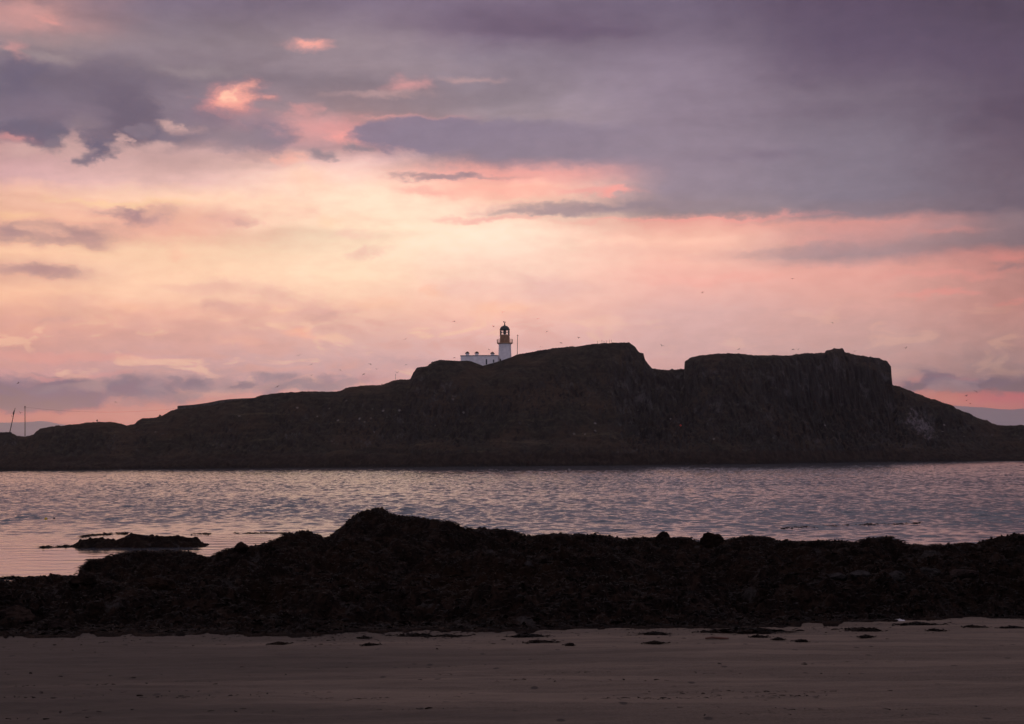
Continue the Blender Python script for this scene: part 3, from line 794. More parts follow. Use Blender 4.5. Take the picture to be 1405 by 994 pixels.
def build_house():
    d = LD + 0.5
    base = at(658, 505, d)
    root = empty('keepers_house', base)
    tag(root, 'long low white flat-roofed house with three chimneys joined to the lighthouse', 'house')
    def bx(bm, x0, x1, ya, yb, y0=-3.2, y1=3.2): box(bm, (x0 - 658) * PX, (x1 - 658) * PX, y0, y1, (505 - yb) * PX, (505 - ya) * PX)
    bm = bmesh.new(); bx(bm, 632.4, 684.0, 489.3, 508)
    bm_obj('wall', bm, WHITE, root)
    bm = bmesh.new(); bx(bm, 631.9, 684.0, 488.2, 489.3, -3.4, 3.4)
    rf = bm_obj('roof', bm, simple('grey_roof_coping', (0.26, 0.24, 0.26), 0.8, 0.2), root)
    for x in (641.3, 654.3, 675.9):
        top = 484.3 if x < 670 else 485.0
        bm = bmesh.new(); bx(bm, x - 2.3, x + 2.3, top + 0.9, 488.2, -0.9, 0.9)
        ch = bm_obj('chimney', bm, WHITE, rf)
        bm = bmesh.new(); bx(bm, x - 2.9, x + 2.9, top - 0.1, top + 0.9, -1.15, 1.15); bm_obj('chimney_cap', bm, STONE, ch)
        bm = bmesh.new()
        for q in (-1.3, 0, 1.3):
            m = bmesh.new(); lathe(m, [(0.75 * PX, 0), (0.6 * PX, 1.7 * PX if q == 0 else 1.1 * PX), (0.75 * PX, (1.9 if q == 0 else 1.3) * PX)], 10)
            for v in m.verts: v.co += Vector(((x + q - 658) * PX, 0, (505 - top + 0.1) * PX))
            tmp = bpy.data.meshes.new('t'); m.to_mesh(tmp); m.free(); bm.from_mesh(tmp); bpy.data.meshes.remove(tmp)
        bm_obj('chimney_pot', bm, simple('clay_pot', (0.12, 0.08, 0.07), 0.8), ch)
    for x, ya, yb in ((677.4, 494.4, 498.6),):
        bm = bmesh.new(); bx(bm, x - 0.95, x + 0.95, ya, yb, -3.26, -3.15)
        w = bm_obj('window', bm, DARKWIN, root)
        bm = bmesh.new()
        for a in (x - 1.15, x + 0.95): bx(bm, a, a + 0.2, ya - 0.2, yb + 0.2, -3.32, -3.16)
        bx(bm, x - 0.95, x + 0.95, ya - 0.2, ya, -3.32, -3.16); bx(bm, x - 0.95, x + 0.95, yb, yb + 0.2, -3.32, -3.16); bx(bm, x - 0.07, x + 0.07, ya, yb, -3.3, -3.22)
        bm_obj('window_frame', bm, WHITE, w)
    bm = bmesh.new(); bx(bm, 666.7, 668.6, 493.8, 501, -3.27, -3.15)
    dr = bm_obj('door', bm, simple('dark_door_paint', (0.02, 0.02, 0.03), 0.5), root)
    bm = bmesh.new(); bx(bm, 668.1, 668.35, 497.2, 497.6, -3.36, -3.27); bm_obj('handle', bm, BLACK, dr)
build_house()

# mast beside the lighthouse, small mast on the left shoulder
def mast(px, y0, y1, r, label, arm, dd=0.0):
    d = ridge_dist(px) + dd; b = at(px, y0, d); t = at(px + 0.6, y1, d) - b
    root = empty('mast', b); tag(root, label, 'mast')
    bm = bmesh.new(); tube(bm, [(0, 0, -1.5), t * 0.5, t], [r * 1.2, r, r * .8], 8); bm_obj('pole', bm, BLACK, root)
    bm = bmesh.new(); tube(bm, [t + Vector((-arm, 0, -.08)), t + Vector((arm, 0, -.08))], r * 0.9, 6)
    tube(bm, [t + Vector((0, 0, -.1)), t + Vector((0, 0, .45))], r * 0.7, 6); bm_obj('crossarm', bm, BLACK, root)
mast(709.6, 488, 460.6, 0.13, 'thin tall mast with a short crossarm right of the lighthouse', 0.45)
mast(542.3, 523, 514.0, 0.06, 'short thin mast on the lower shoulder left of the lighthouse', 0.12)

# utility poles on the left point and the sagging wire
d = ridge_dist(34); sc = d / F
b = at(34.4, 601, d); t = at(34.3, 557.9, d)
root = empty('utility_pole', b); tag(root, 'straight upright wooden pole on the low left point of the island', 'pole', 'poles on the left point')
bm = bmesh.new(); tube(bm, [(0, 0, -1.5), (t - b) * .5, t - b], [0.17, 0.15, 0.12], 10); bm_obj('shaft', bm, STONE, root, True)
bm = bmesh.new(); q = t - b; lathe(bm, [(0.12, 0), (0.27, 0.12), (0.27, 0.4), (0.1, 0.55)], 12)
for v in bm.verts: v.co += q - Vector((0, 0, 0.4))
box(bm, q.x - .5, q.x + .5, q.y - .06, q.y + .06, q.z - .75, q.z - .62)
bm_obj('insulator', bm, BLACK, root)
WIRE_TOP = t
d = ridge_dist(14); b = at(13.3, 594, d); t = at(20.8, 560.2, d)
root = empty('utility_pole', b); tag(root, 'leaning wooden pole with a fitting near its top at the far left', 'pole', 'poles on the left point')
v = t - b
bm = bmesh.new(); tube(bm, [v * -0.08, v * .5, v], [0.19, 0.16, 0.11], 10); bm_obj('shaft', bm, STONE, root, True)
bm = bmesh.new(); tube(bm, [v * 0.70 + Vector((-.12, 0, 0)), v * 0.80 + Vector((-.2, 0, 0)), v * 0.9 + Vector((-.12, 0, 0))], [0.16, 0.34, 0.16], 10); bm_obj('transformer', bm, BLACK, root, True)
bm = bmesh.new(); tube(bm, [v * 0.63, v * 0.66 + Vector((-.75, 0, 0.15))], 0.07, 8); tube(bm, [v * 0.66 + Vector((-.7, 0, .05)), v * 0.66 + Vector((-.75, 0, 0.4))], 0.1, 8); bm_obj('bracket', bm, BLACK, root)
e = ridge_at(243, 560.5); a = WIRE_TOP + Vector((0, 0, -.3)); bm = bmesh.new()
pts = [(a.lerp(e, k / 24) + Vector((0, 0, -1.9 * 4 * (k / 24) * (1 - k / 24)))) - a for k in range(25)]
tube(bm, pts, 0.022, 5); o = bm_obj('overhead_wire', bm, BLACK); o.location = a
tag(o, 'thin sagging wire running from the upright pole to the stone wall', 'wire')

# round marker on its post, dry stone wall, boulder on the skyline, fence on the hill top
b = ridge_at(133.2, 580.5); root = empty('marker_post', b); tag(root, 'small post with a round dark marker on the low left ridge', 'marker')
bm = bmesh.new(); tube(bm, [(0, 0, -.5), (0, 0, 0.9)], 0.05, 8); bm_obj('post', bm, STONE, root)
bm = bmesh.new(); bmesh.ops.create_uvsphere(bm, u_segments=16, v_segments=10, radius=0.36)
for v in bm.verts: v.co.z = v.co.z * 1.15 + 1.0
bm_obj('marker_head', bm, BLACK, root, True)

wt = [(243.8, 557.2), (255, 556.4), (266, 555.6), (285, 553), (302, 549.6), (315, 548), (332, 547), (347, 546.4)]
px = np.linspace(243.8, 347, 120); top = prof(wt, px)
V = []; 
for i, x in enumerate(px):
    d = ridge_dist(x) - 0.3; a = at(x, top[i] + 0.1 * math.sin(i * 2.1), d); lowz = float(at(x, prof(SIL, x) + 4, d).z)
    for yy in (-0.45, 0.45):
        V.append((a.x, d + yy, a.z)); V.append((a.x, d + yy * 1.3, lowz - 1))
V = np.array(V).reshape(120, 4, 3); c = V[0].mean(0); V = V - c
Q = []
for i in range(119):
    A0, B0 = i * 4, i * 4 + 4
    for (m, n) in ((1, 0), (0, 2), (2, 3)): Q.append((A0 + m, B0 + m, B0 + n, A0 + n))
Q += [(1, 0, 2, 3), (119 * 4 + 3, 119 * 4 + 2, 119 * 4, 119 * 4 + 1)]
o = fast_mesh('stone_wall', V.reshape(-1, 3), np.array(Q), STONE, smooth=False); o.location = c
tag(o, 'dark flat-topped stone wall with a square left end on the left ridge', 'wall')

def skyline_rock(px, py, w, h, label, seed):
    p = ridge_at(px, py); bm = bmesh.new(); bmesh.ops.create_icosphere(bm, subdivisions=3, radius=1.0); r = random.Random(seed)
    k = p.y / F
    for v in bm.verts:
        f = 1 + 0.25 * math.sin(v.co.x * 5 + seed) * math.cos(v.co.z * 4 + v.co.y * 3)
        v.co = Vector((v.co.x * w * k * .5, v.co.y * w * k * .5, v.co.z * h * k)) * f
    o = bm_obj('skyline_rock', bm, STONE); o.location = p
    tag(o, label, 'rock', 'rocks on the island skyline')
skyline_rock(219.5, 571.5, 3.2, 2.2, 'stubby rock on the left ridge just left of the stone wall', 1)
skyline_rock(524, 528.5, 1.6, 1.6, 'tiny upright rock on the ridge left of the short mast', 2)
skyline_rock(1194.5, 490.5, 2.0, 1.2, 'small rock on the flat top of the right cliff', 3)
skyline_rock(593, 498.2, 3.0, 1.6, 'knobbly rock on the slope below the house', 4)

fp = [819.7, 825.8, 828.7, 832.2, 836.4, 839.2]; fy = [468.0, 466.6, 468.4, 467.4, 466.2, 466.6]
b = ridge_at(fp[0], 472); root = empty('fence', b); tag(root, 'thin wire fence posts on the highest hill top right of the lighthouse', 'fence')
tops = []
for x, y in zip(fp, fy):
    g = ridge_at(x, float(prof(SIL, x)) + .6) - b; tt = ridge_at(x, y) - b; tops.append(tt)
    bm = bmesh.new(); tube(bm, [g - Vector((0, 0, .5)), tt], 0.06, 6); bm_obj('post', bm, STONE, root)
bm = bmesh.new()
for u, w in zip(tops, tops[1:]):
    for dz in (0.15, 0.6): tube(bm, [u - Vector((0, 0, dz)), w - Vector((0, 0, dz))], 0.012, 4)
bm_obj('wire', bm, BLACK, root)

# red dot washed up on the slope, floats in the bay
def float_buoy(name, p, r, mat, label, stem=True):
    root = empty(name, p); tag(root, label, 'buoy', 'floats')
    bm = bmesh.new(); lathe(bm, [(0.02, -r * .9), (r * .6, -r * .75), (r, -r * .1), (r * .95, r * .35), (r * .55, r * .85), (r * .18, r * 1.05)], 20); bm_obj('float_body', bm, mat, root, True)
    bm = bmesh.new(); lathe(bm, [(r * .18, r * 1.03), (r * .2, r * 1.3), (r * .1, r * 1.45)], 10); 
    bm_obj('eyelet', bm, BLACK, root, True)
a_, b_ = ray(63, 713); dd = HC / -float(b_)
float_buoy('mooring_buoy', Vector((float(a_) * dd, dd, 0.03)), 0.105, simple('yellow_float', (0.55, 0.36, 0.03), 0.4), 'small yellow float bobbing on the water at left')
a_, b_ = ray(74.3, 712.3); dd = HC / -float(b_)
float_buoy('mooring_buoy', Vector((float(a_) * dd, dd, 0.02)), 0.07, simple('dark_float', (0.03, 0.02, 0.025), 0.5), 'smaller dark float right of the yellow one')
p = island_hit(933, 585)
float_buoy('washed_up_buoy', p + Vector((0, -0.3, 0.2)), 0.42, simple('red_float', (0.75, 0.06, 0.03), 0.5), 'tiny red float stranded on the dark slope below the notch')

# ------------------------------------------------------------------ gulls
GULL = simple('gull_plumage', (0.035, 0.032, 0.034), 0.8, 0.1, 0.4, 3.0)
def gull_mesh(name, dihedral, sweep):
    bm = bmesh.new()
    tube(bm, [(0, 0.30, 0.02), (0, 0.24, 0.03), (0, 0.12, 0.01), (0, -0.05, 0), (0, -0.2, 0.0), (0, -0.34, 0.01)], [0.012, 0.035, 0.065, 0.075, 0.045, 0.02], 10)
    for s in (-1, 1):
        pts = [(0.04, 0.10, -0.10, 0.03), (0.30, 0.13, -0.07, 0.03 + 0.30 * dihedral), (0.52, 0.08 - sweep * .3, -0.07 - sweep * .3, 0.03 + 0.34 * dihedral), (0.72, -0.05 - sweep, -0.08 - sweep, 0.03 + 0.20 * dihedral)]
        top = [[bm.verts.new((s * x, a, z + .012)), bm.verts.new((s * x, b, z))] for x, a, b, z in pts]
        bot = [[bm.verts.new((s * x, a, z - .008)), bm.verts.new((s * x, b, z - .006))] for x, a, b, z in pts]
        for i in range(3):
            for L_ in (top, bot):
                f = (L_[i][0], L_[i][1], L_[i + 1][1], L_[i + 1][0])
                bm.faces.new(f)
            for e in (0, 1): bm.faces.new((top[i][e], top[i + 1][e], bot[i + 1][e], bot[i][e]))
    v = [bm.verts.new(c) for c in ((-.03, -.3, .012), (.03, -.3, .012), (.09, -.46, .012), (-.09, -.46, .012), (-.03, -.3, .0), (.03, -.3, .0), (.09, -.46, .004), (-.09, -.46, .004))]
    for f in ((0, 1, 2, 3), (7, 6, 5, 4), (0, 4, 5, 1), (1, 5, 6, 2), (2, 6, 7, 3), (3, 7, 4, 0)): bm.faces.new([v[k] for k in f])
    bmesh.ops.recalc_face_normals(bm, faces=bm.faces)
    return bm_obj(name, bm, GULL, smooth=True)
gp = [gull_mesh('gull', 0.9, 0.05), gull_mesh('gull', 0.25, 0.12), gull_mesh('gull', -0.5, 0.1)]
GU = [(410, 488.5, 'gull highest of the loose flock over the left shoulder'), (427, 500.5, 'gull below the highest one over the left shoulder'), (467, 508, 'gull at the right end of the loose left flock'),
 (427.6, 515.6, 'lowest gull of the loose left flock'), (380.5, 531, 'gull skimming close above the long left slope'), (508, 499.7, 'upper gull of the four left of the short mast'),
 (517, 507, 'right gull of the four left of the short mast'), (499, 514, 'lowest gull of the four left of the short mast'), (557, 500.7, 'gull high above the short mast'), (545, 511.7, 'gull just above the tip of the short mast'),
 (556, 465.6, 'gull alone in the sky far above the short mast'), (623, 441, 'gull left of the lighthouse, higher than its dome'), (677, 448.5, 'gull passing just left of the lighthouse dome'),
 (671, 480.2, 'gull low above the house roof'), (623.6, 491, 'gull beside the left end of the house'), (689.5, 428.7, 'gull directly above the lighthouse dome'), (738, 437.6, 'gull up and right of the lighthouse dome'),
 (750, 455, 'gull right of the lighthouse at lantern height'), (794, 464, 'gull over the slope left of the fence posts'), (770, 471, 'gull lower on the slope right of the mast'), (742, 476, 'gull nearest the foot of the tall mast'),
 (964, 402, 'gull very high above the notch'), (1087, 383, 'highest gull, above the right plateau'), (1142, 443, 'gull well above the knob on the right plateau'), (1243, 478, 'gull right of the cliff edge, alone'),
 (1013.5, 479.5, 'gull low over the left part of the right plateau'), (1088, 479.5, 'left gull of a close pair over the right plateau'), (1095, 480, 'right gull of a close pair over the right plateau'),
 (1173, 482, 'gull just right of the knob on the right plateau'), (1339, 537, 'upper gull over the far right hills'), (1326, 543.6, 'second gull down over the far right hills'), (1326, 550, 'third gull down over the far right hills'),
 (1331, 553.6, 'lowest gull over the far right hills'), (908, 475, 'gull over the notch beside the highest hill'), (25, 526, 'gull high above the two poles'), (159, 552, 'gull above the low left ridge'), (28, 567, 'gull between the two poles')]
for i, (px, py, lab) in enumerate(GU):
    pr = gp[i % 3]; o = pr if i < 3 else pr.copy()
    if i >= 3: COL.objects.link(o)
    o.location = at(px, py, random.uniform(330, 430))
    o.rotation_euler = (random.uniform(-.25, .25), random.uniform(-.6, .6), random.choice([0, math.pi]) + random.uniform(-0.9, 0.9))
    s = random.uniform(0.68, 0.98); o.scale = (s, s, s)
    tag(o, lab, 'gull', 'gulls flying over the island')

# ------------------------------------------------------------------ haze
bm = bmesh.new(); box(bm, -HZ, HZ, -HZ, HZ, -6, HZ_TOP)
hm = bpy.data.materials.new('haze_air'); hm.use_nodes = True
T = NT(hm.node_tree); out = hm.node_tree.nodes['Material Output']; hm.node_tree.nodes.remove(hm.node_tree.nodes['Principled BSDF'])
pv = T.new('ShaderNodeVolumePrincipled'); pv.inputs['Density'].default_value = RHO; pv.inputs['Color'].default_value = (0.93, 0.95, 1.0, 1); pv.inputs['Anisotropy'].default_value = 0.8
T.put(out.inputs['Volume'], pv.outputs[0])
tag(bm_obj('haze', bm, hm), 'thin evening haze over the water and far hills', kind='stuff')

# ------------------------------------------------------------------ sky
COLS = {
 0: [(0, 175, 135, 138), (30, 190, 142, 140), (60, 140, 122, 130), (100, 112, 103, 120), (150, 115, 105, 122), (185, 125, 112, 128), (202, 192, 150, 150), (240, 205, 160, 160), (262, 236, 182, 158), (290, 242, 186, 158), (315, 215, 162, 145), (345, 249, 197, 162), (372, 215, 165, 148), (400, 248, 192, 160), (440, 232, 170, 150), (480, 208, 158, 150), (510, 205, 158, 158), (528, 160, 138, 145), (555, 150, 130, 140), (568, 206, 149, 140), (625, 200, 146, 138)],
 235: [(0, 118, 104, 122), (60, 142, 127, 136), (110, 134, 120, 132), (160, 132, 117, 130), (190, 140, 122, 134), (212, 205, 165, 162), (250, 222, 178, 170), (272, 250, 203, 173), (300, 232, 172, 152), (320, 238, 178, 155), (345, 255, 209, 174), (400, 254, 205, 173), (430, 238, 181, 160), (460, 215, 165, 155), (490, 208, 165, 162), (512, 195, 160, 160), (540, 185, 150, 150), (557, 206, 153, 145), (625, 202, 150, 143)],
 470: [(0, 120, 105, 124), (60, 145, 128, 136), (110, 140, 125, 135), (150, 160, 135, 140), (180, 215, 150, 147), (205, 195, 152, 155), (225, 235, 190, 180), (260, 255, 212, 185), (320, 255, 222, 190), (380, 255, 218, 185), (420, 245, 195, 170), (450, 225, 178, 165), (490, 208, 170, 168), (525, 195, 158, 160), (550, 222, 160, 152), (625, 215, 150, 142)],
 700: [(0, 118, 102, 122), (40, 112, 95, 115), (80, 138, 124, 138), (140, 150, 135, 145), (165, 156, 139, 146), (185, 138, 124, 141), (215, 142, 127, 141), (238, 235, 160, 150), (255, 255, 188, 165), (285, 255, 205, 180), (320, 255, 220, 195), (380, 252, 207, 187), (430, 245, 190, 172), (470, 225, 180, 175), (520, 215, 172, 170), (625, 210, 155, 150)],
 940: [(0, 112, 98, 118), (40, 120, 105, 123), (100, 140, 124, 140), (200, 146, 130, 145), (260, 145, 130, 142), (292, 152, 135, 140), (303, 242, 170, 155), (330, 255, 195, 172), (380, 245, 182, 167), (430, 222, 177, 171), (470, 212, 172, 168), (520, 205, 165, 163), (625, 205, 150, 145)],
 1170: [(0, 98, 82, 102), (60, 105, 90, 110), (120, 122, 108, 122), (200, 137, 125, 139), (270, 139, 128, 141), (294, 148, 130, 138), (305, 215, 150, 142), (328, 200, 150, 146), (350, 175, 146, 148), (370, 234, 168, 155), (410, 224, 168, 157), (440, 210, 165, 158), (480, 203, 165, 160), (512, 188, 155, 153), (530, 180, 148, 148), (548, 205, 152, 144), (625, 200, 146, 139)],
 1405: [(0, 92, 78, 94), (80, 100, 86, 102), (150, 105, 90, 105), (220, 118, 103, 115), (280, 122, 108, 118), (300, 145, 123, 128), (330, 140, 120, 125), (348, 198, 134, 127), (375, 188, 138, 131), (420, 195, 144, 136), (460, 188, 148, 142), (500, 172, 145, 143), (522, 165, 140, 140), (545, 195, 132, 126), (565, 196, 144, 136), (625, 190, 142, 136)],
}
# clouds: centre, half width, half height (in picture units of 1/1951 rad), softness, colour, opacity
CLOUDS = [
 (700, 30, 190, 22, 1, (112, 95, 115), .7), (820, 40, 90, 14, 1, (108, 91, 112), .7), (1250, 80, 260, 40, 1, (98, 82, 102), .5), (1150, 150, 160, 14, 1, (116, 101, 117), .4), (1040, 215, 90, 10, 1, (128, 112, 130), .5),
 (60, 55, 120, 16, 1, (150, 132, 134), .5), (250, 75, 160, 14, 1, (138, 122, 132), .5),
 (150, 112, 100, 30, .7, (112, 101, 117), .85), (168, 160, 56, 42, .6, (105, 95, 112), .9), (40, 75, 80, 8, .9, (165, 146, 146), .6), (265, 95, 70, 10, .9, (156, 140, 144), .5), (95, 165, 24, 14, .9, (150, 132, 138), .6), (20, 105, 40, 32, .8, (104, 96, 116), .8), (60, 150, 80, 30, .9, (122, 108, 124), .7),
 (300, 165, 60, 30, .8, (128, 113, 129), .7), (240, 185, 60, 22, .8, (136, 120, 132), .8), (370, 185, 40, 26, .6, (138, 122, 137), .95), (330, 195, 60, 20, .7, (146, 128, 138), .85), (340, 222, 40, 5, .8, (190, 152, 150), .6),
 (318, 136, 42, 26, 1, (225, 142, 136), .95), (322, 132, 26, 18, 1, (255, 172, 150), .9), (318, 130, 10, 8, 1, (255, 200, 168), .8),
 (225, 172, 20, 12, .8, (196, 156, 150), .7), (245, 182, 34, 7, .9, (190, 152, 150), .5),
 (92, 192, 18, 18, .9, (192, 152, 150), .8), (170, 214, 22, 9, .9, (204, 162, 158), .8), (30, 208, 60, 9, .9, (205, 158, 156), .8),
 (48, 184, 36, 20, .6, (106, 99, 118), .85), (62, 196, 20, 16, .6, (112, 104, 120), .9), (20, 192, 26, 8, .9, (222, 146, 142), .7), (126, 208, 26, 17, .6, (112, 104, 122), .95), (112, 220, 14, 8, .7, (124, 114, 128), .9), (150, 206, 16, 10, .8, (130, 118, 130), .8),
 (430, 62, 42, 9, 1, (230, 158, 150), .85), (424, 60, 18, 5, 1, (248, 165, 148), .7), (545, 116, 40, 12, 1, (225, 155, 152), .7), (520, 128, 90, 6, 1, (192, 154, 152), .6), (645, 111, 60, 6, 1, (196, 155, 152), .6), (530, 95, 200, 16, 1, (160, 140, 146), .35),
 (405, 148, 26, 12, .9, (212, 148, 146), .7), (420, 172, 54, 18, .9, (214, 152, 150), .7), (482, 188, 36, 12, .9, (248, 158, 148), .85), (470, 174, 60, 10, 1, (226, 152, 150), .5), (445, 213, 22, 8, .7, (148, 131, 140), .9), (500, 206, 24, 4, .7, (148, 131, 140), .9), (398, 222, 30, 10, 1, (250, 178, 158), .7), (420, 245, 34, 20, 1, (255, 206, 178), .7),
 (565, 162, 80, 5, 1, (232, 158, 152), .55), (600, 186, 100, 22, .3, (136, 122, 141), .95), (700, 190, 180, 26, .5, (138, 124, 142), .9), (830, 205, 240, 34, .8, (144, 129, 143), .7),
 (700, 240, 150, 14, .9, (240, 165, 154), .7), (618, 244, 92, 5, .7, (172, 140, 144), .95), (650, 241, 26, 3.5, .8, (160, 132, 140), .8), (590, 259, 60, 6, .9, (242, 172, 158), .7), (690, 262, 120, 11, .9, (255, 176, 158), .7), (815, 262, 70, 6, .9, (240, 160, 150), .75), (838, 262, 30, 3.5, .8, (255, 160, 148), .8),
 (870, 282, 200, 9, .8, (152, 134, 142), .9), (760, 290, 110, 7, .8, (166, 142, 146), .85), (680, 299, 90, 4.5, .9, (232, 164, 154), .7), (950, 300, 220, 3.5, .9, (255, 160, 148), .5),
 (190, 290, 58, 15, .7, (168, 132, 137), .95), (225, 300, 50, 14, .9, (206, 156, 148), .7), (55, 320, 92, 16, .7, (170, 136, 138), .95), (110, 332, 50, 10, .9, (194, 150, 145), .7), (150, 312, 50, 9, .9, (215, 164, 150), .5), (315, 303, 34, 20, 1, (224, 168, 156), .6), (50, 374, 72, 10, .8, (182, 142, 141), .9), (170, 275, 110, 5, .9, (255, 206, 158), .7), (20, 295, 60, 8, .9, (255, 200, 150), .5), (400, 290, 30, 10, 1, (246, 190, 168), .5),
 (300, 398, 75, 14, 1, (222, 170, 158), .6), (110, 425, 60, 20, 1, (212, 162, 150), .5), (410, 428, 55, 20, 1, (218, 168, 160), .65), (330, 425, 50, 12, 1, (220, 168, 158), .5), (640, 395, 60, 14, 1, (238, 190, 178), .5), (750, 395, 60, 24, 1, (226, 180, 173), .65), (500, 418, 60, 9, 1, (250, 194, 165), .5), (412, 457, 34, 5, .9, (248, 176, 152), .7), (360, 425, 20, 6, .9, (255, 200, 165), .6), (330, 467, 30, 5, .9, (244, 180, 160), .5),
 (490, 320, 40, 10, 1, (245, 196, 176), .6), (860, 345, 120, 10, 1, (235, 180, 165), .4), (80, 490, 120, 6, 1, (228, 158, 148), .5),
 (25, 545, 75, 24, .6, (130, 119, 137), .9), (75, 528, 34, 14, .6, (134, 123, 139), .9), (20, 522, 34, 8, .8, (150, 134, 146), .7), (110, 548, 40, 16, .7, (140, 128, 142), .8), (180, 528, 60, 17, .7, (154, 137, 147), .8), (215, 545, 60, 14, .8, (158, 140, 148), .7), (270, 526, 26, 12, .7, (148, 133, 145), .75), (330, 532, 80, 12, .8, (164, 145, 151), .75), (385, 520, 30, 9, .7, (150, 136, 146), .85), (440, 530, 50, 8, .8, (172, 148, 152), .7), (500, 523, 14, 9, .9, (182, 140, 144), .6), (560, 497, 70, 9, 1, (188, 157, 160), .5), (60, 518, 40, 4, .9, (214, 156, 152), .6), (130, 515, 40, 4, .9, (214, 156, 152), .5),
 (1310, 530, 56, 11, .7, (150, 134, 140), .85), (1345, 533, 40, 8, .8, (150, 134, 140), .6), (1392, 525, 40, 13, .7, (142, 127, 134), .85), (1305, 519, 18, 3.5, .9, (226, 150, 140), .7), (1262, 522, 20, 6, .9, (200, 148, 144), .6),
 (30, 18, 60, 16, 1, (206, 148, 142), .75), (60, 28, 26, 5, 1, (220, 150, 142), .7), (8, 66, 20, 12, 1, (205, 145, 142), .7), (1290, 318, 50, 6, 1, (205, 142, 136), .6), (1120, 330, 60, 8, 1, (225, 158, 148), .5), (1100, 346, 160, 9, .9, (174, 144, 147), .5), (1300, 378, 110, 8, 1, (230, 152, 142), .5), (1270, 404, 60, 5, 1, (232, 150, 140), .6), (1300, 338, 110, 12, .9, (156, 134, 136), .25), (1390, 356, 30, 5, .9, (214, 138, 130), .6), (1390, 367, 26, 5, .9, (150, 126, 130), .6), (1390, 410, 30, 4, 1, (222, 144, 134), .5), (1000, 385, 120, 8, 1, (244, 168, 154), .4),
]
_r = random.Random(21)
for _k in range(34):                       # broken puffs of the low bank
    _x = _r.uniform(-20, 480) if _k < 24 else _r.uniform(1250, 1425)
    _y = (532 if _k < 24 else 528) + _r.gauss(0, 8) + (6 if _x < 120 else 0)
    _c = _r.choice([(126, 120, 136), (138, 129, 142), (150, 136, 145), (160, 143, 149), (172, 148, 150)])
    CLOUDS.append((_x, _y, _r.uniform(12, 34), _r.uniform(5, 10), .62, _c, _r.uniform(.5, .8)))
for _x, _y, _s in ((40, 190, 13), (58, 198, 11), (132, 204, 12), (118, 216, 10), (204, 186, 11), (226, 190, 9), (186, 180, 10), (14, 178, 10)):
    CLOUDS.append((_x, _y, _s * 1.5, _s, .55, _r.choice([(108, 100, 119), (116, 106, 123), (128, 115, 129)]), .85))
for _x, _y, _rx, _ry in ((90, 197, 20, 13), (98, 212, 26, 9), (168, 206, 26, 9), (28, 210, 40, 8), (160, 190, 9, 9), (210, 204, 26, 8), (236, 172, 14, 8)):
    CLOUDS.append((_x, _y, _rx, _ry, .8, (203, 163, 158), .8))
for _x, _y, _s in ((60, 318, 20), (120, 300, 18), (210, 286, 16), (250, 300, 22), (330, 306, 14), (360, 410, 16), (300, 420, 18), (440, 436, 20), (180, 420, 18), (90, 440, 20), (520, 350, 18), (450, 300, 16), (250, 350, 16), (700, 420, 18), (610, 400, 16)):
    CLOUDS.append((_x, _y, _s * 1.7, _s * .6, .8, _r.choice([(206, 160, 152), (222, 172, 160), (255, 206, 168), (250, 190, 160)]), .55))
HZ_S = (0.38, 0.29, 0.30)
